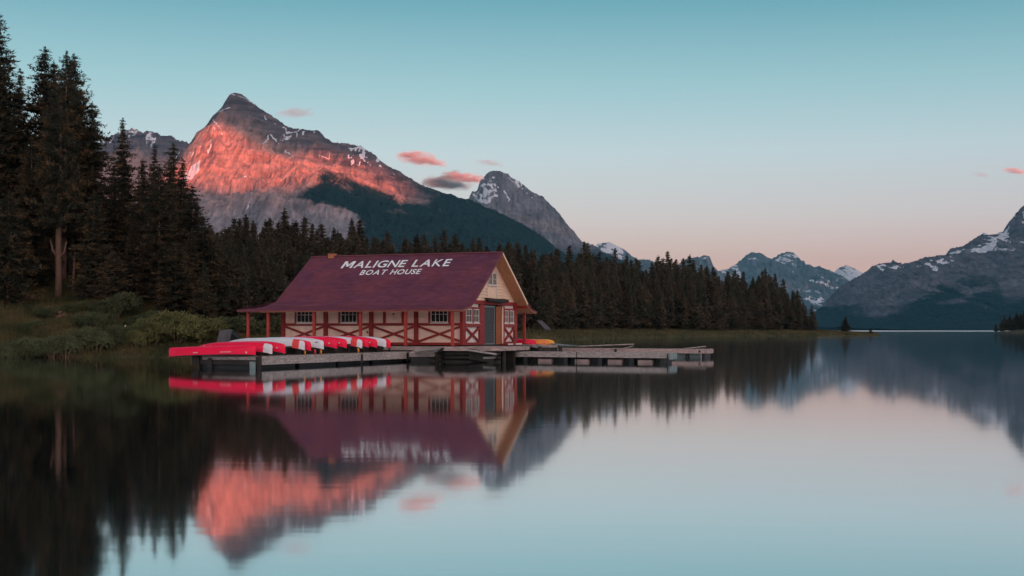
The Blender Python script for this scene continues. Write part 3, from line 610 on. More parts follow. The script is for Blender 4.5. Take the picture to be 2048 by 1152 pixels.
# the forest that runs from behind the boathouse to the tip
SX = [400,420,440,460,500,530,575,610,640,690,715,740,770,830,900,950,1000,1060,1100,1170,1215,1250,1300,1345,1390,1440,1500,1530,1560,1600,1640,1660]
SY = [420,448,446,436,444,440,434,452,462,458,440,466,476,474,478,486,490,496,505,498,508,512,520,512,528,542,552,540,560,585,598,640]
cand = []
g = np.random.default_rng(5)
while len(cand) < 860:
    px_ = g.uniform(405, 1652); lo, hi = np.interp(px_, [400,620,900,1060,1100,1300,1640], [100,110,128,190,262,318,436]), 0
    dep = g.random()**1.15*np.interp(px_, [400,900,1640], [75,95,90]); Y = lo+dep; x = (px_-1024)/F*Y
    d = sdist(LAND, np.array([x]), np.array([Y]))[0]
    if d < np.interp(px_, [900, 1100, 1640], [4, 13, 11]) or (x > 112): continue
    if any(abs(c[1]-x) < 1.1 and abs(c[2]-Y) < 1.5 for c in cand): continue
    cand.append((px_, x, Y, dep))
rows = []
for px_, x, Y, dep in cand:
    top = np.interp(px_, SX, SY); zt = at(px_, top, Y)[2]; Hh = (zt-float(gz(x, Y)))
    fr_ = min(1, .62+dep/90*.42)*g.uniform(.74, 1.10); Hh *= fr_; Hh = max(Hh, 5)
    rows.append((Hh/Y, px_, x, Y, Hh))
rows.sort(reverse=True)
names = [(620, 'brown tinged conifer in the wood left of and behind the boathouse roof', 'conifers behind the left end of the boathouse'),
         (1060, 'dark conifer of the wood that shows above the boathouse roof', 'conifers above the boathouse roof'),
         (1350, 'dark conifer behind the grassy shore right of the boathouse', 'conifers behind the near grassy shore'),
         (3000, 'dark conifer toward the far tip of the wood by the spit', 'conifers at the far tip of the wood')]
NIND = 212
for _, px_, x, Y, Hh in rows[:NIND]:
    lb = next(n_ for n_ in names if px_ < n_[0]); k = random.randrange(6)
    plant(pf, k, Hf, x, Y, Hh, random.uniform(.95, 1.35)*(1 if Hh > 11 else 1.25), lb[1], lb[2])
V = []; T = []
for _, px_, x, Y, Hh in rows[NIND:]:
    k = random.randrange(6); v_, t_ = far[k][2].reshape(-1,3,3), far[k][3].reshape(-1,3)[:, 0]
    a = random.random()*6.28; s = Hh/16; ww = s*random.uniform(1.05, 1.4); q = v_.reshape(-1,3); c, s_ = math.cos(a), math.sin(a)
    V.append(np.stack([x+(q[:,0]*c-q[:,1]*s_)*ww, Y+(q[:,0]*s_+q[:,1]*c)*ww, float(gz(x, Y))+q[:,2]*s], 1)); T.append(np.repeat(t_, 3))
V = np.concatenate(V); T = np.concatenate(T)
tag(link('forest', npmesh('forest', V, np.arange(len(V)).reshape(-1,3), M['spruce'], False, dict(tip=T))), 'smaller conifers filling the wood behind the front trees', kind='stuff')
plant(pf, 5, Hf, (1690-1024)/F*470, 470, 6.4, 2.5, 'lone small spruce standing on the low grassy spit')
plant(pf, 2, Hf, (1741-1024)/F*474, 474, 2.6, 2.4, 'tiny dark spruce near the very end of the spit')
for px_, ty, Y in [(1992,648,905),(2003,641,915),(2010,632,925),(2019,630,930),(2027,636,915),(2033,627,935),(2041,629,920),(2049,622,930),(2058,624,920),(2068,618,930),(2080,620,940),(2096,612,930),(2112,615,935)]:
    x = (px_-1024)/F*Y; plant(pf, random.randrange(6), Hf, x, Y, at(px_, ty, Y)[2]-float(gz(x, Y))+.5, 2.2, 'small dark conifer on the far right shore under the slope', 'conifers on the far right shore')
# ------------------------------------------------------------------ bushes
def bushmesh(seed, n=520, k=9, leaf=.16, material='willow'):
    g = np.random.default_rng(seed); lob = [(g.uniform(-.75,.75), g.uniform(-.4,.4), g.uniform(.25,.62), g.uniform(.35,.6)) for _ in range(9)]
    C = []
    for i in range(n):
        lx, ly, lz, lr = lob[g.integers(9)]; d = g.normal(0, 1, 3); d[2] = abs(d[2])*.9-.15; d /= np.linalg.norm(d)
        C.append([lx+d[0]*lr, ly+d[1]*lr*.8, max(0, lz+d[2]*lr*.75)*1.0])
    C = np.repeat(np.array(C), k, 0); m = len(C); C = C+g.normal(0, .045, (m, 3)); d = g.normal(0, .7, (m, 3)); d[:, 2] += .8; d /= np.linalg.norm(d, axis=1, keepdims=True)
    v = tris_from(C, d, leaf*.55*(.6+.8*g.random(m)), leaf*.24*(.7+.6*g.random(m)), g.normal(0, 1, (m, 3)))
    st = MB()
    for j in range(9):
        a = g.random()*6.28; st.tube([(0.1*math.cos(a), .1*math.sin(a), -.1), (.5*math.cos(a), .4*math.sin(a), .5)], [.02, .01], 4)
    return npmesh('bush_foliage', v, np.arange(m*3).reshape(-1,3), M[material], False, dict(tip=np.repeat(np.clip(C[:, 2]*1.1, 0, 1), 3))), st.mesh('bush_stems', M['bark'])
bl = [bushmesh(50+i, 900, 9) for i in range(2)]; bd = [bushmesh(60+i, 800, 9, material='willowdark') for i in range(3)]
def bush(ms, x, y, sx, sz, label, group=None):
    e = empty('bush', (x, y, float(gz(x, y))-.1)); e.scale = (sx, sx*.8, sz); e.rotation_euler = (0, 0, random.uniform(-.5, .5)); tag(e, label, 'bush', group)
    link('foliage', ms[0], e); link('stems', ms[1], e)
for i, (px_, Y, sx, sz, lb) in enumerate([(300,89.5,1.9,2.0,'left lobe of the pale green willow bush behind the nearest canoe'), (350,90.5,2.3,2.35,'pale green willow bush, the largest, behind the nearest canoe bow'),
        (400,91,1.9,2.1,'pale green willow bush nearest the small tilted shed'), (270,88.6,1.0,1.3,'low pale bush at the left foot of the big pale willow')]):
    bush(bl[i % 2], (px_-1024)/F*Y, Y, sx, sz, lb)
for i in range(15):
    px_ = -40+i*21+random.uniform(-6, 6); Y = np.interp(px_, [0, 270], [86.5, 88.6])+random.uniform(-.3, .8)
    bush(bd[i % 3], (px_-1024)/F*Y, Y, random.uniform(.9,1.4), random.uniform(1.2,1.8), 'dark grey green willow bush in the row along the water under the bank', 'dark bushes along the waterline')
for px_, Y, sx, sz, lb in [(225,97,1.7,2.0,'rounded dark bush high on the bank above the leaning log'), (190,93,1.3,1.3,'dark bush on the middle of the grassy bank'), (100,97,1.0,1.0,'small dark bush beside the pinkish dirt scar'),
                           (60,93,.9,.8,'low dark bush left on the grassy bank'), (285,95,1.3,1.3,'reddish dark bush under the low spreading pine'), (470,97,2.2,1.7,'dark green bush on the bank behind the porch posts'),
                           (540,101,2.6,1.6,'wide dark bush behind the left end of the boathouse'), (150,99,1.2,.9,'low dark bush just right of the dirt scar')]:
    bush(bd[int(px_) % 3], (px_-1024)/F*Y, Y, sx, sz, lb)
# ------------------------------------------------------------------ grass
def grass(name, label, pts, h, wd, material, k=5, spread=.25):
    g = np.random.default_rng(len(pts)); P = np.repeat(pts, k, 0); n = len(P); P = P.copy(); P[:, :2] += g.normal(0, spread, (n, 2)); P[:, 2] = gz(P[:, 0], P[:, 1])-.03
    hh = h*(.5+.8*g.random(n))*(.6+.8*fbm(P[:, 0]*.3, P[:, 1]*.3, 6)); d = g.normal(0, .35, (n, 3)); d[:, 2] = 1; d /= np.linalg.norm(d, axis=1, keepdims=True)
    sd_ = np.stack([g.normal(0,1,n), g.normal(0,.4,n), 0*d[:, 0]], 1); v = tris_from(P, d, hh, np.full(n, wd), np.cross(sd_, d))
    tag(link(name, npmesh(name, v, np.arange(n*3).reshape(-1,3), M[material], False, dict(tip=np.tile([0,0,1.], n)))), label, kind='stuff')
def scatter(n, x0, x1, y0, y1, d0, d1, pos=1.0):
    X = rng.uniform(x0, x1, n); Y = rng.uniform(y0, y1, n); d = sdist(LAND, X, Y); k = (d > d0) & (d < d1)
    return np.stack([X[k], Y[k], 0*X[k]], 1)
grass('bank_grass', 'rough dark grass covering the bank below the pines', scatter(30000, -52, -12, 84, 116, .1, 30), .38, .07, 'grassdark')
P = np.concatenate([scatter(60000, 2, 150, 130, 580, .0, 24), scatter(16000, 95, 150, 420, 560, .0, 40)])
grass('shore_grass', 'olive grass and sedge along the low shore and spit', P, .75, .16, 'grass', 4, .5)
# small things on the shore
o = MB().tube([(0,0,0),(.12,0,.35),(.42,0,.95)], [.08,.08,.05], 7).build('log', M['log'], None, True); x = (240-1024)/F*91; o.location = (x, 91, float(gz(x,91))+.1); tag(o, 'short bleached log leaning among the dark bushes', 'log')
def rock(px_, Y, s, label, m_='rock', name='rock', dz=0, rot=0):
    b_ = bmesh.new(); bmesh.ops.create_icosphere(b_, subdivisions=2, radius=1); g = random.Random(int(px_))
    for q in b_.verts: q.co *= 1+g.uniform(-.18, .18); q.co.x *= s[0]; q.co.y *= s[1]; q.co.z *= s[2]
    me = bpy.data.meshes.new(name); b_.to_mesh(me); b_.free(); me.materials.append(M[m_]); o = link(name, me); x = (px_-1024)/F*Y
    o.location = (x, Y, float(gz(x, Y))+s[2]*.4+dz); o.rotation_euler = (0, rot, 0); tag(o, label, name); return o
rock(1074, 165, (.75,.6,.28), 'pale flat boulder on the grass right of the boathouse')
rock(122, 98.2, (.62,1.5,.22), 'pinkish bare earth scar under the bare trunk', 'scar', 'dirt_patch').rotation_euler = (R(13), 0, R(20))
for px_, Y in ((152,86.2),(160,86.3),(172,86.1),(215,86.6),(222,86.6),(243,86.7),(255,86.8),(262,86.9)):
    rock(px_, Y-.3, (.16,.12,.05), 'small pale stone on the waterline under the dark bushes', dz=-.02)['group'] = 'pale stones on the waterline'
# ------------------------------------------------------------------ boathouse
ANG = R(21); BH0 = (-3.05, 77.0); FLOOR = .98
bh = empty('boathouse', (BH0[0], BH0[1], 0), -ANG)
tag(bh, 'half-timbered cream and red boathouse with a maroon roof lettered in white', 'boathouse')
LEN, DEP = 12.88, 9.38; RY, RZ = 4.69, 6.95; KZ = 3.72; XR, XL = .80, -13.32
def part(name, mb, m_, par=bh, **k): return mb.build(name, M[m_], par, **k)
# infill walls (thin cream sheets 6 cm behind the timbers), floor and inner dark box
part('front_wall', MB().box(-LEN, 0, .08, .20, FLOOR, 3.74), 'cream')
for y0, y1 in ((.08, 3.42), (6.86, DEP)): part('gable_wall', MB().box(-.20, -.08, y0, y1, FLOOR, 3.6), 'panelwhite')
part('left_wall', MB().box(-LEN+.02, -LEN+.16, .2, DEP, FLOOR, 3.74), 'cream')
part('back_wall', MB().box(-LEN, -.2, DEP-.14, DEP-.02, FLOOR, 3.74), 'cream')
part('floor', MB().box(-LEN, -.1, .1, DEP, FLOOR-.12, FLOOR), 'darkwood')
part('inner_wall', MB().box(-1.4, -1.3, .25, DEP-.2, FLOOR, 3.7), 'dark')
# gable ends
g_ = MB(); g_.add([(-.20,.1,3.60),(-.20,DEP-.1,3.60),(-.20,RY,RZ-.16),(-.08,.1,3.60),(-.08,DEP-.1,3.60),(-.08,RY,RZ-.16)], [(0,2,1),(3,4,5),(0,1,4,3),(1,2,5,4),(2,0,3,5)]); part('gable_backing', g_, 'gable')
g_ = MB(); g_.add([(-LEN,.1,3.60),(-LEN,DEP-.1,3.60),(-LEN,RY,RZ-.16),(-LEN+.12,.1,3.60),(-LEN+.12,DEP-.1,3.60),(-LEN+.12,RY,RZ-.16)], [(0,2,1),(3,4,5),(0,1,4,3),(1,2,5,4),(2,0,3,5)]); part('far_gable', g_, 'gable')
# clapboards of the near gable, each a board of its own
sl = (RZ-.14-3.68)/RY; z = 3.80; nb = 14; bhh = (RZ-.35-3.80)/nb
for i in range(nb):
    z0 = z+i*bhh; z1 = z0+bhh*1.10
    y0 = .02+(z0-3.68)/sl; y1 = .02+(z1-3.68)/sl; t0, t1 = .085, .008
    def board(a0, a1, b0, b1):
        mb = MB(); mb.add([(-.078,a0,z0),(-.078,b0,z0),(-.078,b1,z1),(-.078,a1,z1),(-.08+t0,a0,z0),(-.08+t0,b0,z0),(-.08+t1,b1,z1),(-.08+t1,a1,z1)], [(0,1,2,3),(4,7,6,5),(0,4,5,1),(1,5,6,2),(2,6,7,3),(3,7,4,0)]); part('siding_board', mb, 'gable')
    zc = (z0+z1)/2
    if 3.98 < zc < 5.72:
        board(y0, y1, min(4.10, 99), 4.10) if y1 < 4.0 else None; board(5.76, 5.76, DEP-y0, DEP-y1)
    else: board(y0, y1, DEP-y0, DEP-y1)
part('loft_panel', MB().box(-.078, -.03, 4.16, 5.66, 3.98, 4.76), 'gable')
part('loft_board', MB().box(-.076, -.012, 5.66, 5.76, 3.98, 5.70), 'white')
part('loft_board', MB().box(-.076, -.012, 4.06, 4.155, 3.98, 5.72), 'white')
# windows: frame, muntins, panes
def window(axis, a0, a1, z0, z1, nc, nr, fr_=.06, off=0.0, label=None, name='window'):
    """axis 'x' on the front wall (faces -y), 'y' on the gable (faces +x)"""
    def B(mb, p, q, d0, d1, r_, s_):
        return mb.box(p, q, -d1+off, -d0+off, r_, s_) if axis == 'x' else mb.box(d0+off, d1+off, p, q, r_, s_)
    fm = MB(); B(fm, a0, a1, -.02, .06, z0-.02, z0+fr_); B(fm, a0, a1, -.02, .06, z1-fr_, z1); B(fm, a0, a0+fr_, -.02, .06, z0+fr_, z1-fr_); B(fm, a1-fr_, a1, -.02, .06, z0+fr_, z1-fr_)
    w_ = part(name, fm, 'white')
    pw = (a1-a0-2*fr_)/nc; ph = (z1-z0-2*fr_)/nr
    for i in range(1, nc): q = MB(); B(q, a0+fr_+pw*i-.016, a0+fr_+pw*i+.016, .012, .045, z0+fr_, z1-fr_); part('muntin', q, 'white', w_)
    for j in range(1, nr): q = MB(); B(q, a0+fr_, a1-fr_, .015, .042, z0+fr_+ph*j-.016, z0+fr_+ph*j+.016); part('muntin', q, 'white', w_)
    for i in range(nc):
        for j in range(nr):
            q = MB(); B(q, a0+fr_+pw*i, a0+fr_+pw*(i+1), .0, .008, z0+fr_+ph*j, z0+fr_+ph*(j+1)); part('pane', q, 'glass', w_)
    q = MB(); B(q, a0-.04, a1+.04, .0, .10, z0-.07, z0-.022); part('sill', q, 'white', w_)
    return w_
# front-wall windows, by measured run along the wall
def fx(px_, e=0): r_ = (px_-1024)/F; c, s_ = math.cos(ANG), math.sin(ANG); return (r_*(BH0[1]+e*c)-BH0[0]-e*s_)/(c+r_*s_)
WX = [(593,626), (681,714), (861,896)]
for a_, b_ in WX: window('x', fx(a_), fx(b_), 2.38, 3.40, 4, 2, off=.06)
window('y', .55, 1.50, 2.38, 3.24, 3, 2, off=-.04); window('y', 1.72, 2.66, 2.38, 3.24, 3, 2, off=-.04)
window('y', 7.05, 7.82, 2.38, 3.24, 3, 2, off=-.04); window('y', 8.0, 8.85, 2.38, 3.24, 3, 2, off=-.04)
window('y', 4.17, 4.90, 4.84, 5.66, 3, 2, .06, off=-.03); window('y', 4.93, 5.65, 4.84, 5.66, 3, 2, .06, off=-.03)
# main timbers of the front wall
for px_ in (566, 651, 742, 832): x = fx(px_); part('timber_post', MB().box(x-.135, x+.135, -.05, .12, FLOOR, 3.53), 'red', bevel=.012)
part('corner_post', MB().box(-.16, .05, -.05, .16, FLOOR, 3.53), 'red', bevel=.012)
for px_ in (591, 628.5, 678.5, 717, 768, 805, 858.5, 898): x = fx(px_); part('stud', MB().box(x-.075, x+.075, 0.0, .11, 2.36, 3.41), 'red')
part('rail', MB().box(-LEN, -.16, -.012, .112, 2.19, 2.35), 'red'); part('sill_beam', MB().box(-LEN, -.16, -.02, .115, FLOOR, FLOOR+.16), 'red')
part('wall_plate', MB().box(-LEN, -.16, .01, .12, 3.42, 3.55), 'red')
P_ = [fx(p) for p in (566, 651, 742, 832, 926)]
for a_, b_ in zip(P_[:-1], P_[1:]):
    a_ += .14; b_ -= .14
    part('brace', MB().beam((a_, .035, 2.14), (b_, .035, 1.20), .10, .13, (0,0,1)), 'red'); part('brace', MB().beam((a_, .050, 1.20), (b_, .050, 2.14), .10, .13, (0,0,1)), 'red')
# timbers of the gable end
for y0, y1 in ((.165,.43), (2.72,3.5), (6.78,7.04), (8.92,9.40)): part('timber_post', MB().box(-.10, .05, y0, y1, FLOOR, 3.55), 'red', bevel=.012)
part('post_between_windows', MB().box(-.08, .035, 1.50, 1.72, 2.33, 3.28), 'red'); part('post_between_windows', MB().box(-.08, .035, 7.82, 8.0, 2.33, 3.28), 'red')
for y0, y1 in ((.43,2.72), (7.04,8.92)):
    part('rail', MB().box(-.08, .04, y0, y1, 2.10, 2.31), 'red'); part('rail', MB().box(-.08, .04, y0, y1, 3.26, 3.36), 'red'); part('sill_beam', MB().box(-.08, .045, y0, y1, FLOOR, 1.14), 'red')
    part('brace', MB().beam((.0, y0, 2.08), (.0, y1, 1.16), .10, .12, (0,0,1)), 'red'); part('brace', MB().beam((.014, y0, 1.16), (.014, y1, 2.08), .10, .12, (0,0,1)), 'red')
part('lintel_beam', MB().box(-.10, .075, .17, DEP+.02, 3.56, 3.80), 'red', bevel=.01)
part('eave_bracket', MB().box(-.3, .7, DEP+.02, DEP+1.0, 3.40, 3.62), 'red'); part('eave_bracket', MB().box(-.1, .06, -1.2, .165, 3.02, 3.14), 'red')
# doors
part('doorway', MB().box(-.30, -.22, 3.5, 6.8, FLOOR, 3.54), 'dark')
dr = part('lattice_door', MB().box(-.06, .0, 3.5, 3.60, FLOOR, 3.50).box(-.06, .0, 5.26, 5.38, FLOOR, 3.50).box(-.06, .0, 3.60, 5.26, 3.38, 3.50).box(-.06, .0, 3.60, 5.26, FLOOR, 1.06), 'mesh')
part('door_backing', MB().box(-.10, -.065, 3.6, 5.26, 1.06, 3.38), 'dark', dr)
q = MB(); W_, Hh_ = 1.66, 2.32; n = 9
for i in range(-13, 10):
    for sg in (1, -1):
        z0_ = 1.06+i*.26; p0 = [3.6, z0_]; p1 = [5.26, z0_+W_*1.6]
        t0 = max(0, (1.06-z0_)/(W_*1.6)); t1 = min(1, (3.38-z0_)/(W_*1.6))
        if t1 <= t0+.02: continue
        f_ = lambda t: (3.6+W_*t if sg > 0 else 5.26-W_*t, z0_+W_*1.6*t)
        (ya, za), (yb, zb) = f_(t0), f_(t1); q.beam((-.05+.012*sg, ya, za), (-.05+.012*sg, yb, zb), .008, .022, (1,0,0) if False else (0,0,1))
o = part('lattice', q, 'mesh', dr); o['kind'] = 'stuff'
part('open_door', MB().beam((.04, 5.42, (FLOOR+3.45)/2), (.34, 5.60, (FLOOR+3.45)/2), .06, 3.45-FLOOR), 'door', bevel=.01)
part('door_edge', MB().box(-.02, .05, 6.62, 6.76, FLOOR, 3.5), 'cream'); part('inner_door', MB().box(-.12, -.06, 6.05, 6.60, FLOOR, 3.5), 'red')
q = MB().tube([(.30, 3.3, 3.86), (.32, 5.2, 3.80), (.30, 6.9, 3.84)], [.12,.15,.11], 9); part('hanging_log', q, 'darkwood', smooth=True); part('log_hanger', MB().box(-.05, .30, 3.7, 3.78, 3.9, 3.98), 'darkwood'); part('log_hanger', MB().box(-.05, .30, 6.5, 6.58, 3.9, 3.98), 'darkwood')
# porch
for s_ in (0, -3.14, -6.25, -9.55, -12.9, -14.4): part('porch_post', MB().box(s_-.085, s_+.085, -1.60, -1.43, .95, 3.28), 'redpost', bevel=.01)
for y_ in (3.0, 7.0, 10.9): part('porch_post', MB().box(-14.5, -14.33, y_-.085, y_+.085, .95, 3.28), 'redpost', bevel=.01)
for s_ in (0, -4, -8, -12): part('porch_post', MB().box(s_-.085, s_+.085, 10.8, 10.97, .95, 3.28), 'redpost', bevel=.01)
part('porch_beam', MB().box(-14.5, .6, -1.60, -1.44, 3.10, 3.24), 'red'); part('porch_beam', MB().box(-14.5, -14.34, -1.43, 10.9, 3.09, 3.23), 'red'); part('porch_beam', MB().box(-14.33, .6, 10.81, 10.96, 3.10, 3.24), 'red')
part('notice', MB().box(fx(757), fx(766), -.012, .03, 1.86, 2.06), 'white'); part('notice', MB().box(fx(732.5), fx(735), .03, .07, 1.72, 1.84), 'black')
part('hook', MB().box(fx(785), fx(787), .04, .078, 2.86, 2.98), 'black')
# roof: profile front kink to eave, boards and soffit, then shingle courses with every shingle a small slab
prof = [(RY, RZ), (2.3, RZ-(RY-2.3)*(RZ-KZ)/RY), (.0, KZ), (-.55, 3.44), (-1.10, 3.31), (-1.85, 3.20)]
def slab(name, x0, x1, pr, th, m_):
    mb = MB(); n = len(pr); v = []
    for x in (x0, x1):
        v += [(x, y, z_) for y, z_ in pr]+[(x, y, z_-th) for y, z_ in pr]
    f = []
    for i in range(n-1): f += [(i, i+1, 2*n+i+1, 2*n+i), (n+i, 3*n+i, 3*n+i+1, n+i+1), (i, n+i, n+i+1, i+1), (2*n+i, 2*n+i+1, 3*n+i+1, 3*n+i)]
    f += [(0, 2*n, 3*n, n), (n-1, 2*n-1, 4*n-1, 3*n-1)]; mb.add(v, f); return part(name, mb, m_)
back = [(2*RY-y, z_) for y, z_ in prof]
slab('roof_front', XL, XR-.003, [(y, z_-.03) for y, z_ in prof], .12, 'soffit'); slab('roof_back', XL, XR-.003, [(y, z_-.03) for y, z_ in back], .12, 'soffit')
for nm, pr in (('front', prof), ('back', back)):
    q = MB()
    for (y0, z0), (y1, z1) in zip(pr[:2], pr[1:3]): q.beam((XR+.02, y0, z0-.05), (XR+.02, y1, z1-.05), .045, .12)
    part('barge_board', q, 'gable' if nm == 'back' else 'maroon'); q = MB()
    for (y0, z0), (y1, z1) in zip(pr[2:-1], pr[3:]): q.beam((XR+.02, y0, z0-.05), (XR+.02, y1, z1-.05), .04, .08)
    part('flare_board', q, 'maroon')
q = MB(); q.add([(XL,0,KZ-.20),(XL,-1.85,3.06),(-15,-1.85,3.06),(-15,11.23,3.06),(XL,11.23,3.06),(XL,DEP,KZ-.20)], [(0,2,1),(0,5,3,2),(5,4,3)])
part('left_skirt', q, 'soffit'); part('eave_board', MB().box(-15.02, XR+.03, -1.90, -1.855, 3.09, 3.19).box(-15.05, -15.005, -1.85, 11.2, 3.09, 3.185), 'maroon')
def shingles(name, A0, A1, B0, B1, rows, course):
    """shingles from the lower edge A0-A1 up to B0-B1, with a wear value per shingle"""
    A0, A1, B0, B1 = map(Vector, (A0, A1, B0, B1)); nrm = (A1-A0).cross(B0-A0).normalized(); V = []; Fc = []; Wr = []
    for j in range(rows):
        t0 = j/rows; t1 = min(1, (j+1.25)/rows); L0, R0 = A0.lerp(B0, t0), A1.lerp(B1, t0); L1, R1 = A0.lerp(B0, t1), A1.lerp(B1, t1)
        n = max(1, int((R0-L0).length/course)); us = [0]+sorted((i+random.uniform(-.25, .25))/n for i in range(1, n))+[1]; rw = random.gauss(0, .08)
        for a_, b_ in zip(us[:-1], us[1:]):
            th = .018+random.uniform(0, .010); e = .004/max((R0-L0).length, .1); sag = random.uniform(-.012, .012)
            dn = (L0-L1).normalized()*sag
            p = [L0.lerp(R0, a_+e)+dn, L0.lerp(R0, b_-e)+dn, L1.lerp(R1, b_-e), L1.lerp(R1, a_+e)]
            k = len(V); V += [p[0]+nrm*th, p[1]+nrm*th, p[2]+nrm*.006, p[3]+nrm*.006, p[0]-nrm*.01, p[1]-nrm*.01]
            Fc += [(k,k+1,k+2,k+3), (k+4,k+5,k+1,k), (k,k+3,k+4,k+4), (k+1,k+5,k+2,k+2)]; w__ = min(1, max(0, .45+rw+random.gauss(0, .22))); Wr += [w__]*6
    return [tuple(q_) for q_ in V], Fc, Wr
V = []; Fc = []; Wr = []
def addsh(*a):
    v_, f_, w_ = shingles('', *a); k = len(V); V.extend(v_); Fc.extend([tuple(dict.fromkeys(i+k for i in f)) for f in f_]); Wr.extend(w_)
addsh((XL,0,KZ), (XR,0,KZ), (XL,RY,RZ), (XR,RY,RZ), 26, .42)
pr2 = [(0, KZ), (-.55, 3.44), (-1.10, 3.31), (-1.85, 3.20)]; xs = [XL, XL-.50, XL-1.0, -15.0]
for i in range(3): addsh((xs[i+1], *pr2[i+1]), (XR, *pr2[i+1]), (xs[i], *pr2[i]), (XR, *pr2[i]), 3, .42)
addsh((-15, 11.2, 3.2), (-15, -1.85, 3.2), (XL, DEP, KZ), (XL, 0, KZ), 8, .42)
addsh((XR,DEP,KZ), (XL,DEP,KZ), (XR,RY,RZ), (XL,RY,RZ), 20, .8)
addsh((XR,11.2,3.2), (-15,11.2,3.2), (XR,DEP,KZ), (XL,DEP,KZ), 6, .8)
me = bpy.data.meshes.new('shingles'); me.from_pydata(V, [], Fc); me.materials.append(M['roof']); a_ = me.attributes.new('wear', 'FLOAT', 'POINT'); a_.data.foreach_set('value', Wr)
o = link('shingle', me, bh); o['kind'] = 'stuff'
part('ridge_cap', MB().beam((XL-.02, RY-.06, RZ+.015), (XR+.02, RY-.06, RZ+.015), .14, .03, (0,-.5,1)), 'maroon')
ch = part('chimney', MB().box(-11.93, -11.51, RY-.2, RY+.22, RZ-.3, RZ+.14), 'brick', bevel=.02); part('chimney_cap', MB().box(-11.96, -11.48, RY-.23, RY+.25, RZ+.143, RZ+.19), 'brick', ch)
# painted words, each letter laid on the shingles
def words(txt, x0, x1, s_top, s_bot):
    Ls = math.hypot(RY, RZ-KZ); cy, cz = -RY/Ls, -(RZ-KZ)/Ls; ny, nz = -(RZ-KZ)/Ls, RY/Ls; H = s_bot-s_top
    glyph = []
    for c in txt:
        if c == ' ': glyph.append((None, .55)); continue
        cu = bpy.data.curves.new('letter', 'FONT'); cu.body = c; cu.offset = .010 if c in 'NK' else .018; cu.resolution_u = 4; to = bpy.data.objects.new('letter', cu); S.collection.objects.link(to)
        bpy.context.view_layer.update(); me_ = bpy.data.meshes.new_from_object(to); co = np.array([v.co[:] for v in me_.vertices]); bpy.data.objects.remove(to)
        if c == 'M':
            pm = [(0,0),(0,1),(.25,1),(.5,.50),(.75,1),(1,1),(1,0),(.79,0),(.79,.64),(.59,.22),(.41,.22),(.21,.64),(.21,0)]
            me_ = bpy.data.meshes.new('letter'); me_.from_pydata([(x_*.78, y_*.72, 0) for x_, y_ in pm], [], [tuple(range(13))[::-1]]); co = np.array([(x_*.78, y_*.72, 0) for x_, y_ in pm])
        co[:, 0] -= co[:, 0].min(); co[:, 1] -= co[:, 1].min(); co[:, 1] /= co[:, 1].max(); co[:, 0] *= 1.36/.72; glyph.append((me_, co[:, 0].max(), co))
    gap = .20; tot = sum(g_[1] for g_ in glyph)+gap*(len(glyph)-1); k = (x1-x0)/tot; x = x0
    for g_ in glyph:
        if g_[0]:
            me_, wd, co = g_; v2 = []
            for a_, b_, _ in co:
                s_ = s_bot-b_*H; v2.append((x+a_*k, RY+cy*s_+ny*.045, RZ+cz*s_+nz*.045))
            me_.vertices.foreach_set('co', np.array(v2, np.float32).ravel()); me_.materials.clear(); me_.materials.append(M['letter']); me_.update(); link('letter', me_, bh)
        x += (g_[1]+gap)*k
words('MALIGNE LAKE', -10.33, -2.42, .76, 1.64); words('BOAT HOUSE', -8.53, -4.16, 1.93, 2.55)
# ------------------------------------------------------------------ deck of the boathouse on its dark log cribs
dk = empty('boathouse_deck', (BH0[0], BH0[1], 0), -ANG); tag(dk, 'grey plank deck with dark log cribbing carrying the boathouse over the water', 'deck')
def dpart(name, mb, m_, **k): return mb.build(name, M[m_], dk, **k)
x = -15.3
q = MB()
for i in range(110): q.box(-15.3+i*.15, -15.3+i*.15+.142, -1.75, .0, .86, .90+.006*random.random())
for i in range(110): q.box(-15.3+i*.15, -15.3+i*.15+.142, DEP+.02, 11.4, .86, .90+.006*random.random())
o = dpart('plank', q, 'wood'); o['kind'] = 'stuff'
q = MB()
for i in range(33): q.box(.05, 3.5, -2.6+i*.15, -2.6+i*.15+.142, .865, .905+.008*random.random())
o = dpart('landing_plank', q, 'woodpink'); o['kind'] = 'stuff'
for a_, b_ in ((-15.3,-12.2),(-12.19,-8.8),(-8.79,-5.2),(-5.19,-2.4),(-2.39,.02)): dpart('fascia_board', MB().box(a_, b_, -1.80, -1.753, .68, .895), 'woodpink')
for a_, b_ in ((-.2,1.6),(1.61,3.5)): dpart('fascia_board', MB().box(a_, b_, -2.65, -2.603, .68, .90), 'woodpink')
dpart('fascia_board', MB().box(3.503, 3.55, -2.6, 2.35, .68, .90), 'woodpink'); dpart('fascia_board', MB().box(-.25, -.203, -2.6, -1.81, .68, .90), 'woodpink')
for z_, yy in ((.52,-2.35),(.28,-2.3),(.02,-2.35)): dpart('crib_log', MB().tube([(-.1,yy,z_),(3.4,yy+.03,z_)], .11, 8), 'darkwood', smooth=True)
for z_ in (.52,.28,.02): dpart('crib_log', MB().tube([(-15,-1.5,z_),(0,-1.5,z_)], .11, 8), 'darkwood', smooth=True)
for s_ in (-15,-11.5,-8,-4.5,-1,.3,3.3):
    for y_ in (-1.5, 1.5, 5, 9): dpart('pile', MB().tube([(s_,y_,-2.5),(s_,y_,.85)], .14, 8), 'darkwood', smooth=True)
dpart('crib_back', MB().box(-15, 3.3, .3, .5, -1.5, .80), 'darkwood')
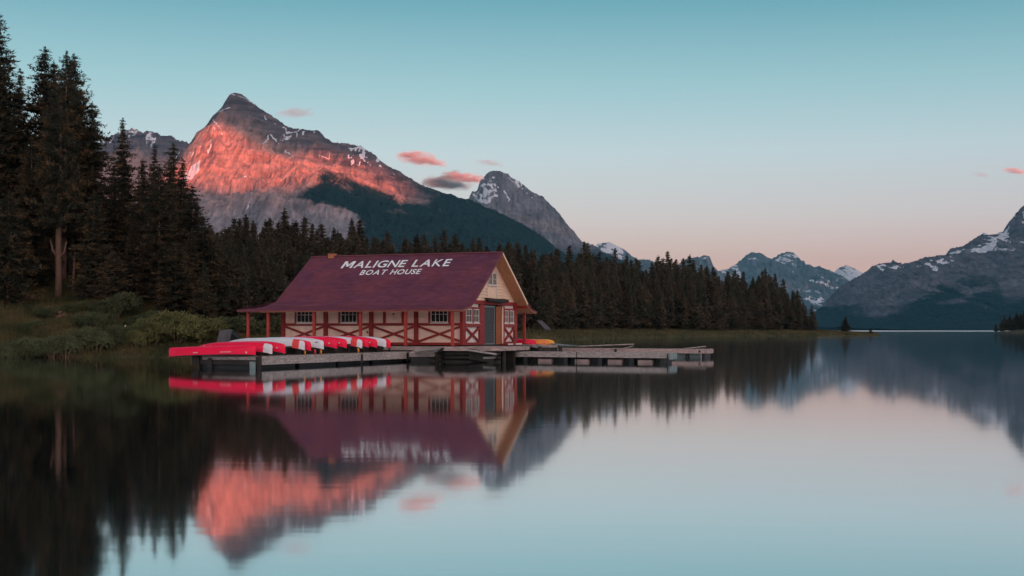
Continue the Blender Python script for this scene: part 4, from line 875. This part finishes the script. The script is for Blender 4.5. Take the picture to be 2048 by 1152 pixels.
# ------------------------------------------------------------------ docks
def dock(label, A, d, ln, wd, ztop, seg, m_='wood', side=1, floats=None, group=None, boxend=None, fh=.17, planks=True):
    """A = near corner on the water side, d = heading of its long visible edge, deck lies to the left of d when side=1"""
    ang = math.atan2(d[1], d[0]); e = empty('dock', (A[0], A[1], 0), ang); tag(e, label, 'dock', group)
    q = MB(); n = int(ln/.16)
    for i in range(n): q.box(i*ln/n, (i+1)*ln/n-.008, .0 if side > 0 else -wd, wd if side > 0 else 0, ztop-.035, ztop+random.uniform(0, .006))
    o = q.build('plank', M[m_], e); o['kind'] = 'stuff'; s = side
    for i in range(seg):
        a_, b_ = i*ln/seg, (i+1)*ln/seg-.02
        for y in (-.045*s, wd*s+.003*s):
            MB().box(a_, b_, min(y, y+.042*s), max(y, y+.042*s), ztop-.04-fh*1.6, ztop-.01-.008*(i % 2)).build('fascia_board', M[m_], e)
    for x in (-.05, ln+.006): MB().box(x, x+.044, min(0, wd*s), max(0, wd*s), ztop-.04-fh*1.6, ztop-.012).build('end_board', M['darkwood' if fh > .2 else m_], e)
    return e
# canoe dock, running away from the viewer to the boathouse
CA = Vector((-12.42, 62.0)); CDd = Vector((6.18, 14.5)).normalized(); CLen = 15.76
cdk = dock('long grey floating dock under the row of canoes', CA, CDd, CLen, 4.2, .60, 5, 'wood', 1, fh=.24)
for i, (x0, x1, dy) in enumerate(((.1,3.6,.35),(3.9,7.6,.3),(7.9,11.4,.35),(11.7,15.5,.3))): MB().box(x0, x1, dy, 3.9, -.35, .30).build('float', M['float'], cdk, bevel=.04)
for x in (9.7, 15.2): MB().box(x, x+.22, -.075, -.05, .06, .54).build('bracket', M['darkwood'], cdk)
MB().box(-.09, -.055, .3, 3.5, .42, .575).build('end_plank', M['wood'], cdk); MB().box(-.13, -.095, .28, .62, .0, .34).build('pale_panel', M['teal'], cdk); MB().box(-.13, -.095, 2.9, 3.15, .05, .5).build('end_post', M['darkwood'], cdk)
MB().box(-.12, .05, 3.7, 3.85, -.5, .55).build('end_post', M['darkwood'], cdk); MB().box(-.13, .0, .0, .16, -.5, .62).build('end_post', M['darkwood'], cdk)
# link dock between the canoe dock and the landing
ld = dock('short grey dock joining the canoe dock to the boathouse landing', (-6.2, 75.9), Vector((1.85, .1)), 1.75, 2.2, .60, 1, 'wood', 1)
MB().box(.05, 1.7, .1, 2, -.3, .3).build('float', M['float'], ld); MB().box(1.72, 1.86, -.12, .02, -.3, .64).build('end_post', M['wood'], ld)
rp = empty('ramp', (0, 0, 0)); tag(rp, 'pale plywood ramp rising from the canoe dock to the porch', 'ramp')
def plate(name, pts, th, m_, par): 
    mb = MB(); mb.add(list(pts)+[(p[0], p[1], p[2]-th) for p in pts], [(0,1,2,3),(7,6,5,4),(0,4,5,1),(1,5,6,2),(2,6,7,3),(3,7,4,0)]); return mb.build(name, M[m_], par)
plate('board', [at(822,703,75.2), at(872,703.5,75.0), at(885,695,74.2), at(846,695,76.2)], .05, 'wood', rp)
plate('side_board', [at(872,703.8,74.98), at(878,703.8,74.95), at(888,695,73.9), at(884,695,74.1)], .10, 'darkwood', rp)
# two docks on the right
Ud = Vector((math.cos(R(-25.5)), math.sin(R(-25.5))))
A1 = Vector(((992-1024)/F*77, 77)); r1 = (1335-1024)/F; L1 = (r1*77-A1.x)/(Ud.x-r1*Ud.y)
d1 = dock('near right dock of weathered grey planks on pinkish foam floats', A1, Ud, L1, 1.5, .59, 2, 'wood')
MB().box(L1+.05, L1+.10, .05, 1.48, .20, .57).build('end_panel', M['teal'], d1)
for i, f_ in enumerate((.30,.52,.71,.88)): MB().box(L1*f_-.55, L1*f_+.35, .12, 1.3, -.2, .17).build('float', M['greyfloat' if i != 1 else 'greyfloat'], d1, bevel=.03)
for f_ in (.03,.18,.42,.62,.80,.97): MB().box(L1*f_-.12, L1*f_+.12, .02, 1.45, -.2, .30).build('bracket', M['float'], d1)
MB().box(.2, L1-.2, .5, 1.2, -.2, .3).build('float_frame', M['float'], d1)
MB().box(L1*.485, L1*.485+.05, -.06, -.045, .02, .60).build('joint', M['black'], d1); MB().tube([(L1+.02,-.06,-.6),(L1+.02,-.06,.50)], .045, 6).build('pipe', M['black'], d1)
A2 = Vector(((1098-1024)/F*91.5, 91.5)); r2 = (1418-1024)/F; L2 = (r2*91.5-A2.x)/(Ud.x-r2*Ud.y)-.2
d2 = dock('far right dock of weathered pinkish planks, reaching furthest into the lake', A2, Ud, L2, 1.6, .60, 2, 'woodpink')
MB().box(.2, L2-.3, .35, 1.4, -.2, .26).build('float', M['teal'], d2)
for f_ in (.42,.52,.64,.76,.88,.98): MB().box(L2*f_-.1, L2*f_+.1, .1, 1.5, -.2, .32).build('bracket', M['float'], d2)
MB().box(L2*.43, L2*.43+.2, -.06, -.045, .33, .56).build('joint', M['black'], d2); MB().box(L2-.55, L2-.38, -.06, -.045, .36, .5).build('cleat', M['black'], d2); MB().tube([(L2-.35,-.07,-.6),(L2-.35,-.07,.5)], .04, 6).build('pipe', M['wood'], d2)
# gangways and poles
gw = empty('gangway', (0,0,0)); tag(gw, 'dark gangway sloping from the landing down to the near right dock', 'gangway')
plate('deck_plate', [at(932,698.6,73.4), at(992,708.0,72.6), at(997,706.0,73.5), at(940,697.0,74.0)], .12, 'darkwood', gw); plate('edge_board', [at(932,697.8,73.35), at(992,707.2,72.52), at(993,706.8,72.7), at(933,697.4,73.5)], .09, 'wood', gw)
plate('support', [at(966,714,73.2), at(990,713,72.9), at(991,711.5,73.6), at(969,712.5,73.8)], .12, 'wood', gw)
plate('strut', [at(938,704,73.8), at(985,712,73.0), at(987,711,73.6), at(944,703,74.0)], .42, 'darkwood', gw)
gw = empty('gangway', (0,0,0)); tag(gw, 'pale metal gangway sloping from behind the boathouse to the far right dock', 'gangway')
plate('deck_plate', [at(1064,692,84.5), at(1100,699.8,90.8), at(1106,698,92.5), at(1072,691,86.5)], .07, 'teal', gw); plate('side_rail', [at(1066,691.4,84.6), at(1101,699,90.9), at(1102,698.6,91), at(1067,691.1,84.8)], .05, 'wood', gw)
def pole(label, pts, r_, m_='wood'):
    o = MB().tube([Vector(p)-Vector(pts[0]) for p in pts], r_, 6).build('pole', M[m_], None, True); o.location = pts[0]; tag(o, label, 'pole')
pole('long thin grey pole lying across the far dock, raised at its outer end', [at(1118,691.5,93), at(1165,692.5,92), at(1268,688.3,92)], .045)
pole('dark pole slanting from the yellow kayak toward the far dock', [at(1102,687.5,88), at(1155,692.5,92)], .05, 'teal')
pole('short thin pole propped at the middle of the far dock', [at(1243,697.5,89), at(1266,692.3,90)], .04)
pole('thin pole raised near the outer end of the far dock', [at(1368,697,86.5), at(1412,692.8,86.8)], .04)
# ------------------------------------------------------------------ canoes
def hull_mesh(name, m_, Lh=2.5, bw=.44, t0=-1, t1=1, off=0, nst=40, arch=.22, sheer=.24):
    V = []; nt_, ns = nst, 14; ts = np.linspace(t0, t1, nt_+1); Fc = []
    for t_ in ts:
        a = abs(t_); b = bw*max(.02, (1-a**2.6))**.75+off; D_ = .44+sheer*a**2.6+off
        k = -arch*(.25*a*a+.75*max(0, (a-.35)/.65)**2)-(.12*max(0, (a-.93)/.07)**2); dd = D_+k; x = t_*Lh-(.08*max(0, (a-.9)/.1)**2)*np.sign(t_)
        for i in range(ns+1):
            th = math.pi*i/ns-math.pi/2; y = b*math.copysign(abs(math.sin(th))**.8, th); u = 1-math.cos(th)
            V.append((x, y, k+off-dd*u**1.15))
    for i in range(nt_):
        for j in range(ns): q = i*(ns+1)+j; Fc.append((q, q+1, q+ns+2, q+ns+1))
    mb = MB(); mb.add(V, Fc); me = mb.mesh(name, m_, True); return me, V, ns
hm, HV, ns_ = hull_mesh('hull', M['canoered']); hm0, HV0, _ = hull_mesh('hull', M['canoered'], arch=.03, sheer=.07)
hull_by = {}
for k in ('canoered', 'canoewhite', 'canoeorange', 'canoeyellow'):
    q = hm.copy(); q.materials.clear(); q.materials.append(M[k]); hull_by[k] = q
gun = MB()
for e_ in (0, ns_): gun.tube([HV[i*(ns_+1)+e_] for i in range(0, 41, 2)], .018, 4)
gme = gun.mesh('gunwale', M['black']); gun0 = MB()
for e_ in (0, ns_): gun0.tube([HV0[i*(ns_+1)+e_] for i in range(0, 41, 2)], .018, 4)
gme0 = gun0.mesh('gunwale', M['black'])
patch_me = {}
for (k, a_, b_) in (('patchred', .72, .86), ('canoewhite', .80, 1.0), ('canoewhite', .60, 1.0), ('canoered', .86, 1.0)): patch_me[(k, a_)] = hull_mesh('patch', M[k], t0=a_, t1=b_, off=.006, nst=6)[0]
PD = Vector((-CDd.y, CDd.x))                      # across the dock, to the back left
canoes = [ # run along dock, hull, patch, lift, label
 (0.0,'canoered',None,1.1,'nearest red canoe, lying overturned over the end of the dock'),
 (1.22,'canoered',('canoewhite',.80),1.31,'red canoe with a white end, second from the viewer'),
 (2.31,'canoered',None,1.33,'all red canoe just behind the white-ended one'),
 (4.05,'canoewhite',('patchred',.72),1.5,'white canoe with a square red patch near its tip'),
 (4.73,'canoered',None,1.48,'red canoe squeezed between two white ones'),
 (5.94,'canoewhite',None,1.52,'plain white canoe with small dark marks at its tip'),
 (7.39,'canoered',None,1.55,'red canoe right after the plain white one'),
 (8.36,'canoered',None,1.56,'red canoe in the middle of the row with a white keel line'),
 (10.08,'canoewhite',('patchred',.72),1.56,'white canoe with a faded mauve-red patch near its tip'),
 (10.9,'canoered',None,1.56,'first of the last red pair in the row'),
 (11.8,'canoered',None,1.56,'second of the last red pair in the row'),
 (12.97,'canoewhite',None,1.54,'last white canoe, next to the end of the row'),
 (13.4,'canoered',None,1.5,'farthest red canoe, only its tip showing before the ramp')]
for i, (s_, col_, pt, lift, lb) in enumerate(canoes):
    tipo = -.25 if i == 0 else .0; c = CA+CDd*s_-PD*tipo; mid = c+PD*(2.75 if i == 0 else 2.5)
    e = empty('canoe', (mid.x, mid.y, lift), math.atan2(-PD.y, -PD.x)+(random.uniform(-.03,.03) if i > 2 else [.0,-.06,-.03][i])); tag(e, lb, 'canoe', 'canoes overturned on the long dock')
    e.rotation_euler[1] = [R(-1.6), R(-1.2), R(-1)][i] if i < 3 else R(random.uniform(-.6, .6)); e.scale = (1.1 if i == 0 else 1.0, 1, 1)
    link('hull', hm0 if i == 0 else hull_by[col_], e); link('gunwale', gme0 if i == 0 else gme, e)
    if pt: link('end_patch', patch_me[pt], e)
    if i in (0, 1, 2, 6, 7, 9, 10):      # small pale registration marks near the tip
        q = MB().box(2.10, 2.17, -.175, -.05, -.36, -.29); 
        mb = MB(); mb.box(2.0, 2.07, -.235, -.10, -.40, -.33); mb.build('mark', M['white'], e)
    if i == 0:
        for x0, x1, z_ in ((.75,.85,-.33),(.90,1.0,-.33),(1.05,1.30,-.335),(-.75,-.62,-.33),(-.60,-.50,-.33)): MB().box(x0, x1, -.455+.02*abs(x0), -.30, z_, z_+.035).build('mark', M['white'], e)
    if i == 1:
        for k in range(7): MB().beam((-1.75+k*.08, -.33, -.30), (-1.71+k*.08, -.29, -.20+(.05 if k in (0,5) else 0)), .022, .03).build('lettering', M['white'], e)
    if i == 5:
        for k in range(3): MB().box(2.0+k*.07, 2.05+k*.07, -.21, -.1, -.30+.02*k, -.25).build('mark', M['black'], e)
# racks under the canoes
rk = empty('canoe_rack', (CA.x, CA.y, 0), math.atan2(CDd.y, CDd.x)); tag(rk, 'low dark timber rack carrying the row of overturned canoes', 'rack')
for y in (.75, 3.4):
    MB().beam((1.6, y, 1.0), (14.8, y, 1.12), .09, .09).build('rail', M['darkwood'], rk)
    for k in range(9): MB().beam((1.7+k*1.6, y, .6), (1.7+k*1.6, y, .98+.01*k), .08, .08, (1,0,0)).build('leg', M['darkwood'], rk)
for y in (1.2,): MB().box(1.2, 14.6, y, y+2.0, .61, .95).build('shade_box', M['darkwood'], rk)  # solid dark box put in for the darkness beneath the canoes
for k, (x, c_) in enumerate(((4.3,'rope'),(5.3,'patchred'),(5.9,'rope'),(9.9,'rope'))):
    o = MB().tube([(0,0,.26),(.03,-.02,.12),(.0,0,.0)], .05, 6).build('strap', M[c_], None, True); p_ = CA+CDd*x+PD*.25; o.location = (p_.x, p_.y, .61)
    tag(o, ['orange strap hanging under the white canoe with the red patch','dull red strap hanging under the canoes','orange strap hanging beside the dull red one','orange strap under the mauve-patched white canoe'][k], 'strap')
# kayaks behind the boathouse
def kayak(label, xy, z, ang, col_, ln):
    e = empty('kayak', (xy[0], xy[1], z), ang); tag(e, label, 'kayak', 'kayaks stacked behind the boathouse'); e.scale = (ln/5, 1.0, .80)
    link('hull', hull_by[col_], e); link('gunwale', gme, e)
    MB().box(.4, .7, -.12, .12, -.45, -.03).build('seat', M['black'], e)
    for x in (1.2, 1.7): MB().box(x, x+.08, -.36, .36, -.40, -.33).build('fitting', M['black'], e)
ky = empty('kayak_stand', (0,0,0)); tag(ky, 'dark low stand under the yellow and orange kayaks', 'stand')
p_ = at(1072, 690, 88.5); MB().box(p_[0]-1.6, p_[0]+1.5, 87.6, 89.4, .15, .88).build('frame', M['darkwood'], ky); MB().box(p_[0]-1.6, p_[0]+1.5, 87.55, 87.6, .70, .88).build('board', M['wood'], ky)
kayak('pinkish red kayak half hidden by the boathouse corner', (at(1038,0,88.2)[0], 88.2), 1.30, R(-10), 'canoered', 2.6)
kayak('orange kayak lying between the red and the yellow one', (at(1066,0,88.4)[0], 88.4), 1.28, R(-8), 'canoeorange', 2.4)
kayak('bright yellow kayak at the outer end of the stand', (at(1086,0,88.9)[0], 88.9), 1.26, R(-6), 'canoeyellow', 1.7)
# tilted shed and pieces on the bank left of the boathouse
sh = empty('tilted_shed', at(458, 690, 86)); sh.location.z = 0; tag(sh, 'small dark slanted board shelter between the pale bush and the porch', 'shelter')
def L3(px_, py, Y): p = at(px_, py, Y); return (p[0]-sh.location.x, p[1]-sh.location.y, p[2])
q = MB(); a_, b_, c_, d_ = L3(440,660,86), L3(455,658.5,86), L3(449,688,86), L3(432,688,86); dy = (0, 1.5, 0)
q.add([a_, b_, c_, d_]+[(p[0]+.3, p[1]+.12, p[2]) for p in (a_, b_, c_, d_)], MB.BOXF); q.build('panel', M['slab'], sh)
q = MB(); pts = [L3(456,661,86.1), L3(468,661,88), L3(492,690,87.6), L3(450,690,86.0)]; q.add(pts+[(p[0], p[1]+.2, p[2]-.05) for p in pts], MB.BOXF); q.build('slanted_board', M['darkwood'], sh)
tb = empty('table', (at(470,0,85.2)[0], 85.2, float(max(.5, gz(at(470,0,85.2)[0], 85.2))))); tag(tb, 'small pale topped table beside the slanted shelter', 'table')
MB().box(-.25, .25, -.2, .2, .50, .56).build('table_top', M['white'], tb)
for x in (-.2, .17): 
    for y in (-.15, .12): MB().box(x, x+.04, y, y+.04, -.8, .5).build('leg', M['darkwood'], tb)
rs = empty('step', (BH0[0], BH0[1], 0), -ANG); tag(rs, 'low red wooden step with a white edge at the gable doors', 'step')
MB().box(.10, .55, 6.3, 9.0, .91, 1.02).build('tread', M['red'], rs); MB().box(.556, .58, 6.3, 7.2, .93, 1.02).build('edge_strip', M['white'], rs); MB().box(.556, .58, 7.8, 8.9, .93, 1.02).build('edge_strip', M['white'], rs)
sb = plate('board', [at(1074,641,243), at(1084,641,243), at(1102,658,241), at(1090,658,241)], .2, 'slab', None); tag(sb, 'grey board leaning at the edge of the wood right of the boathouse', 'board')
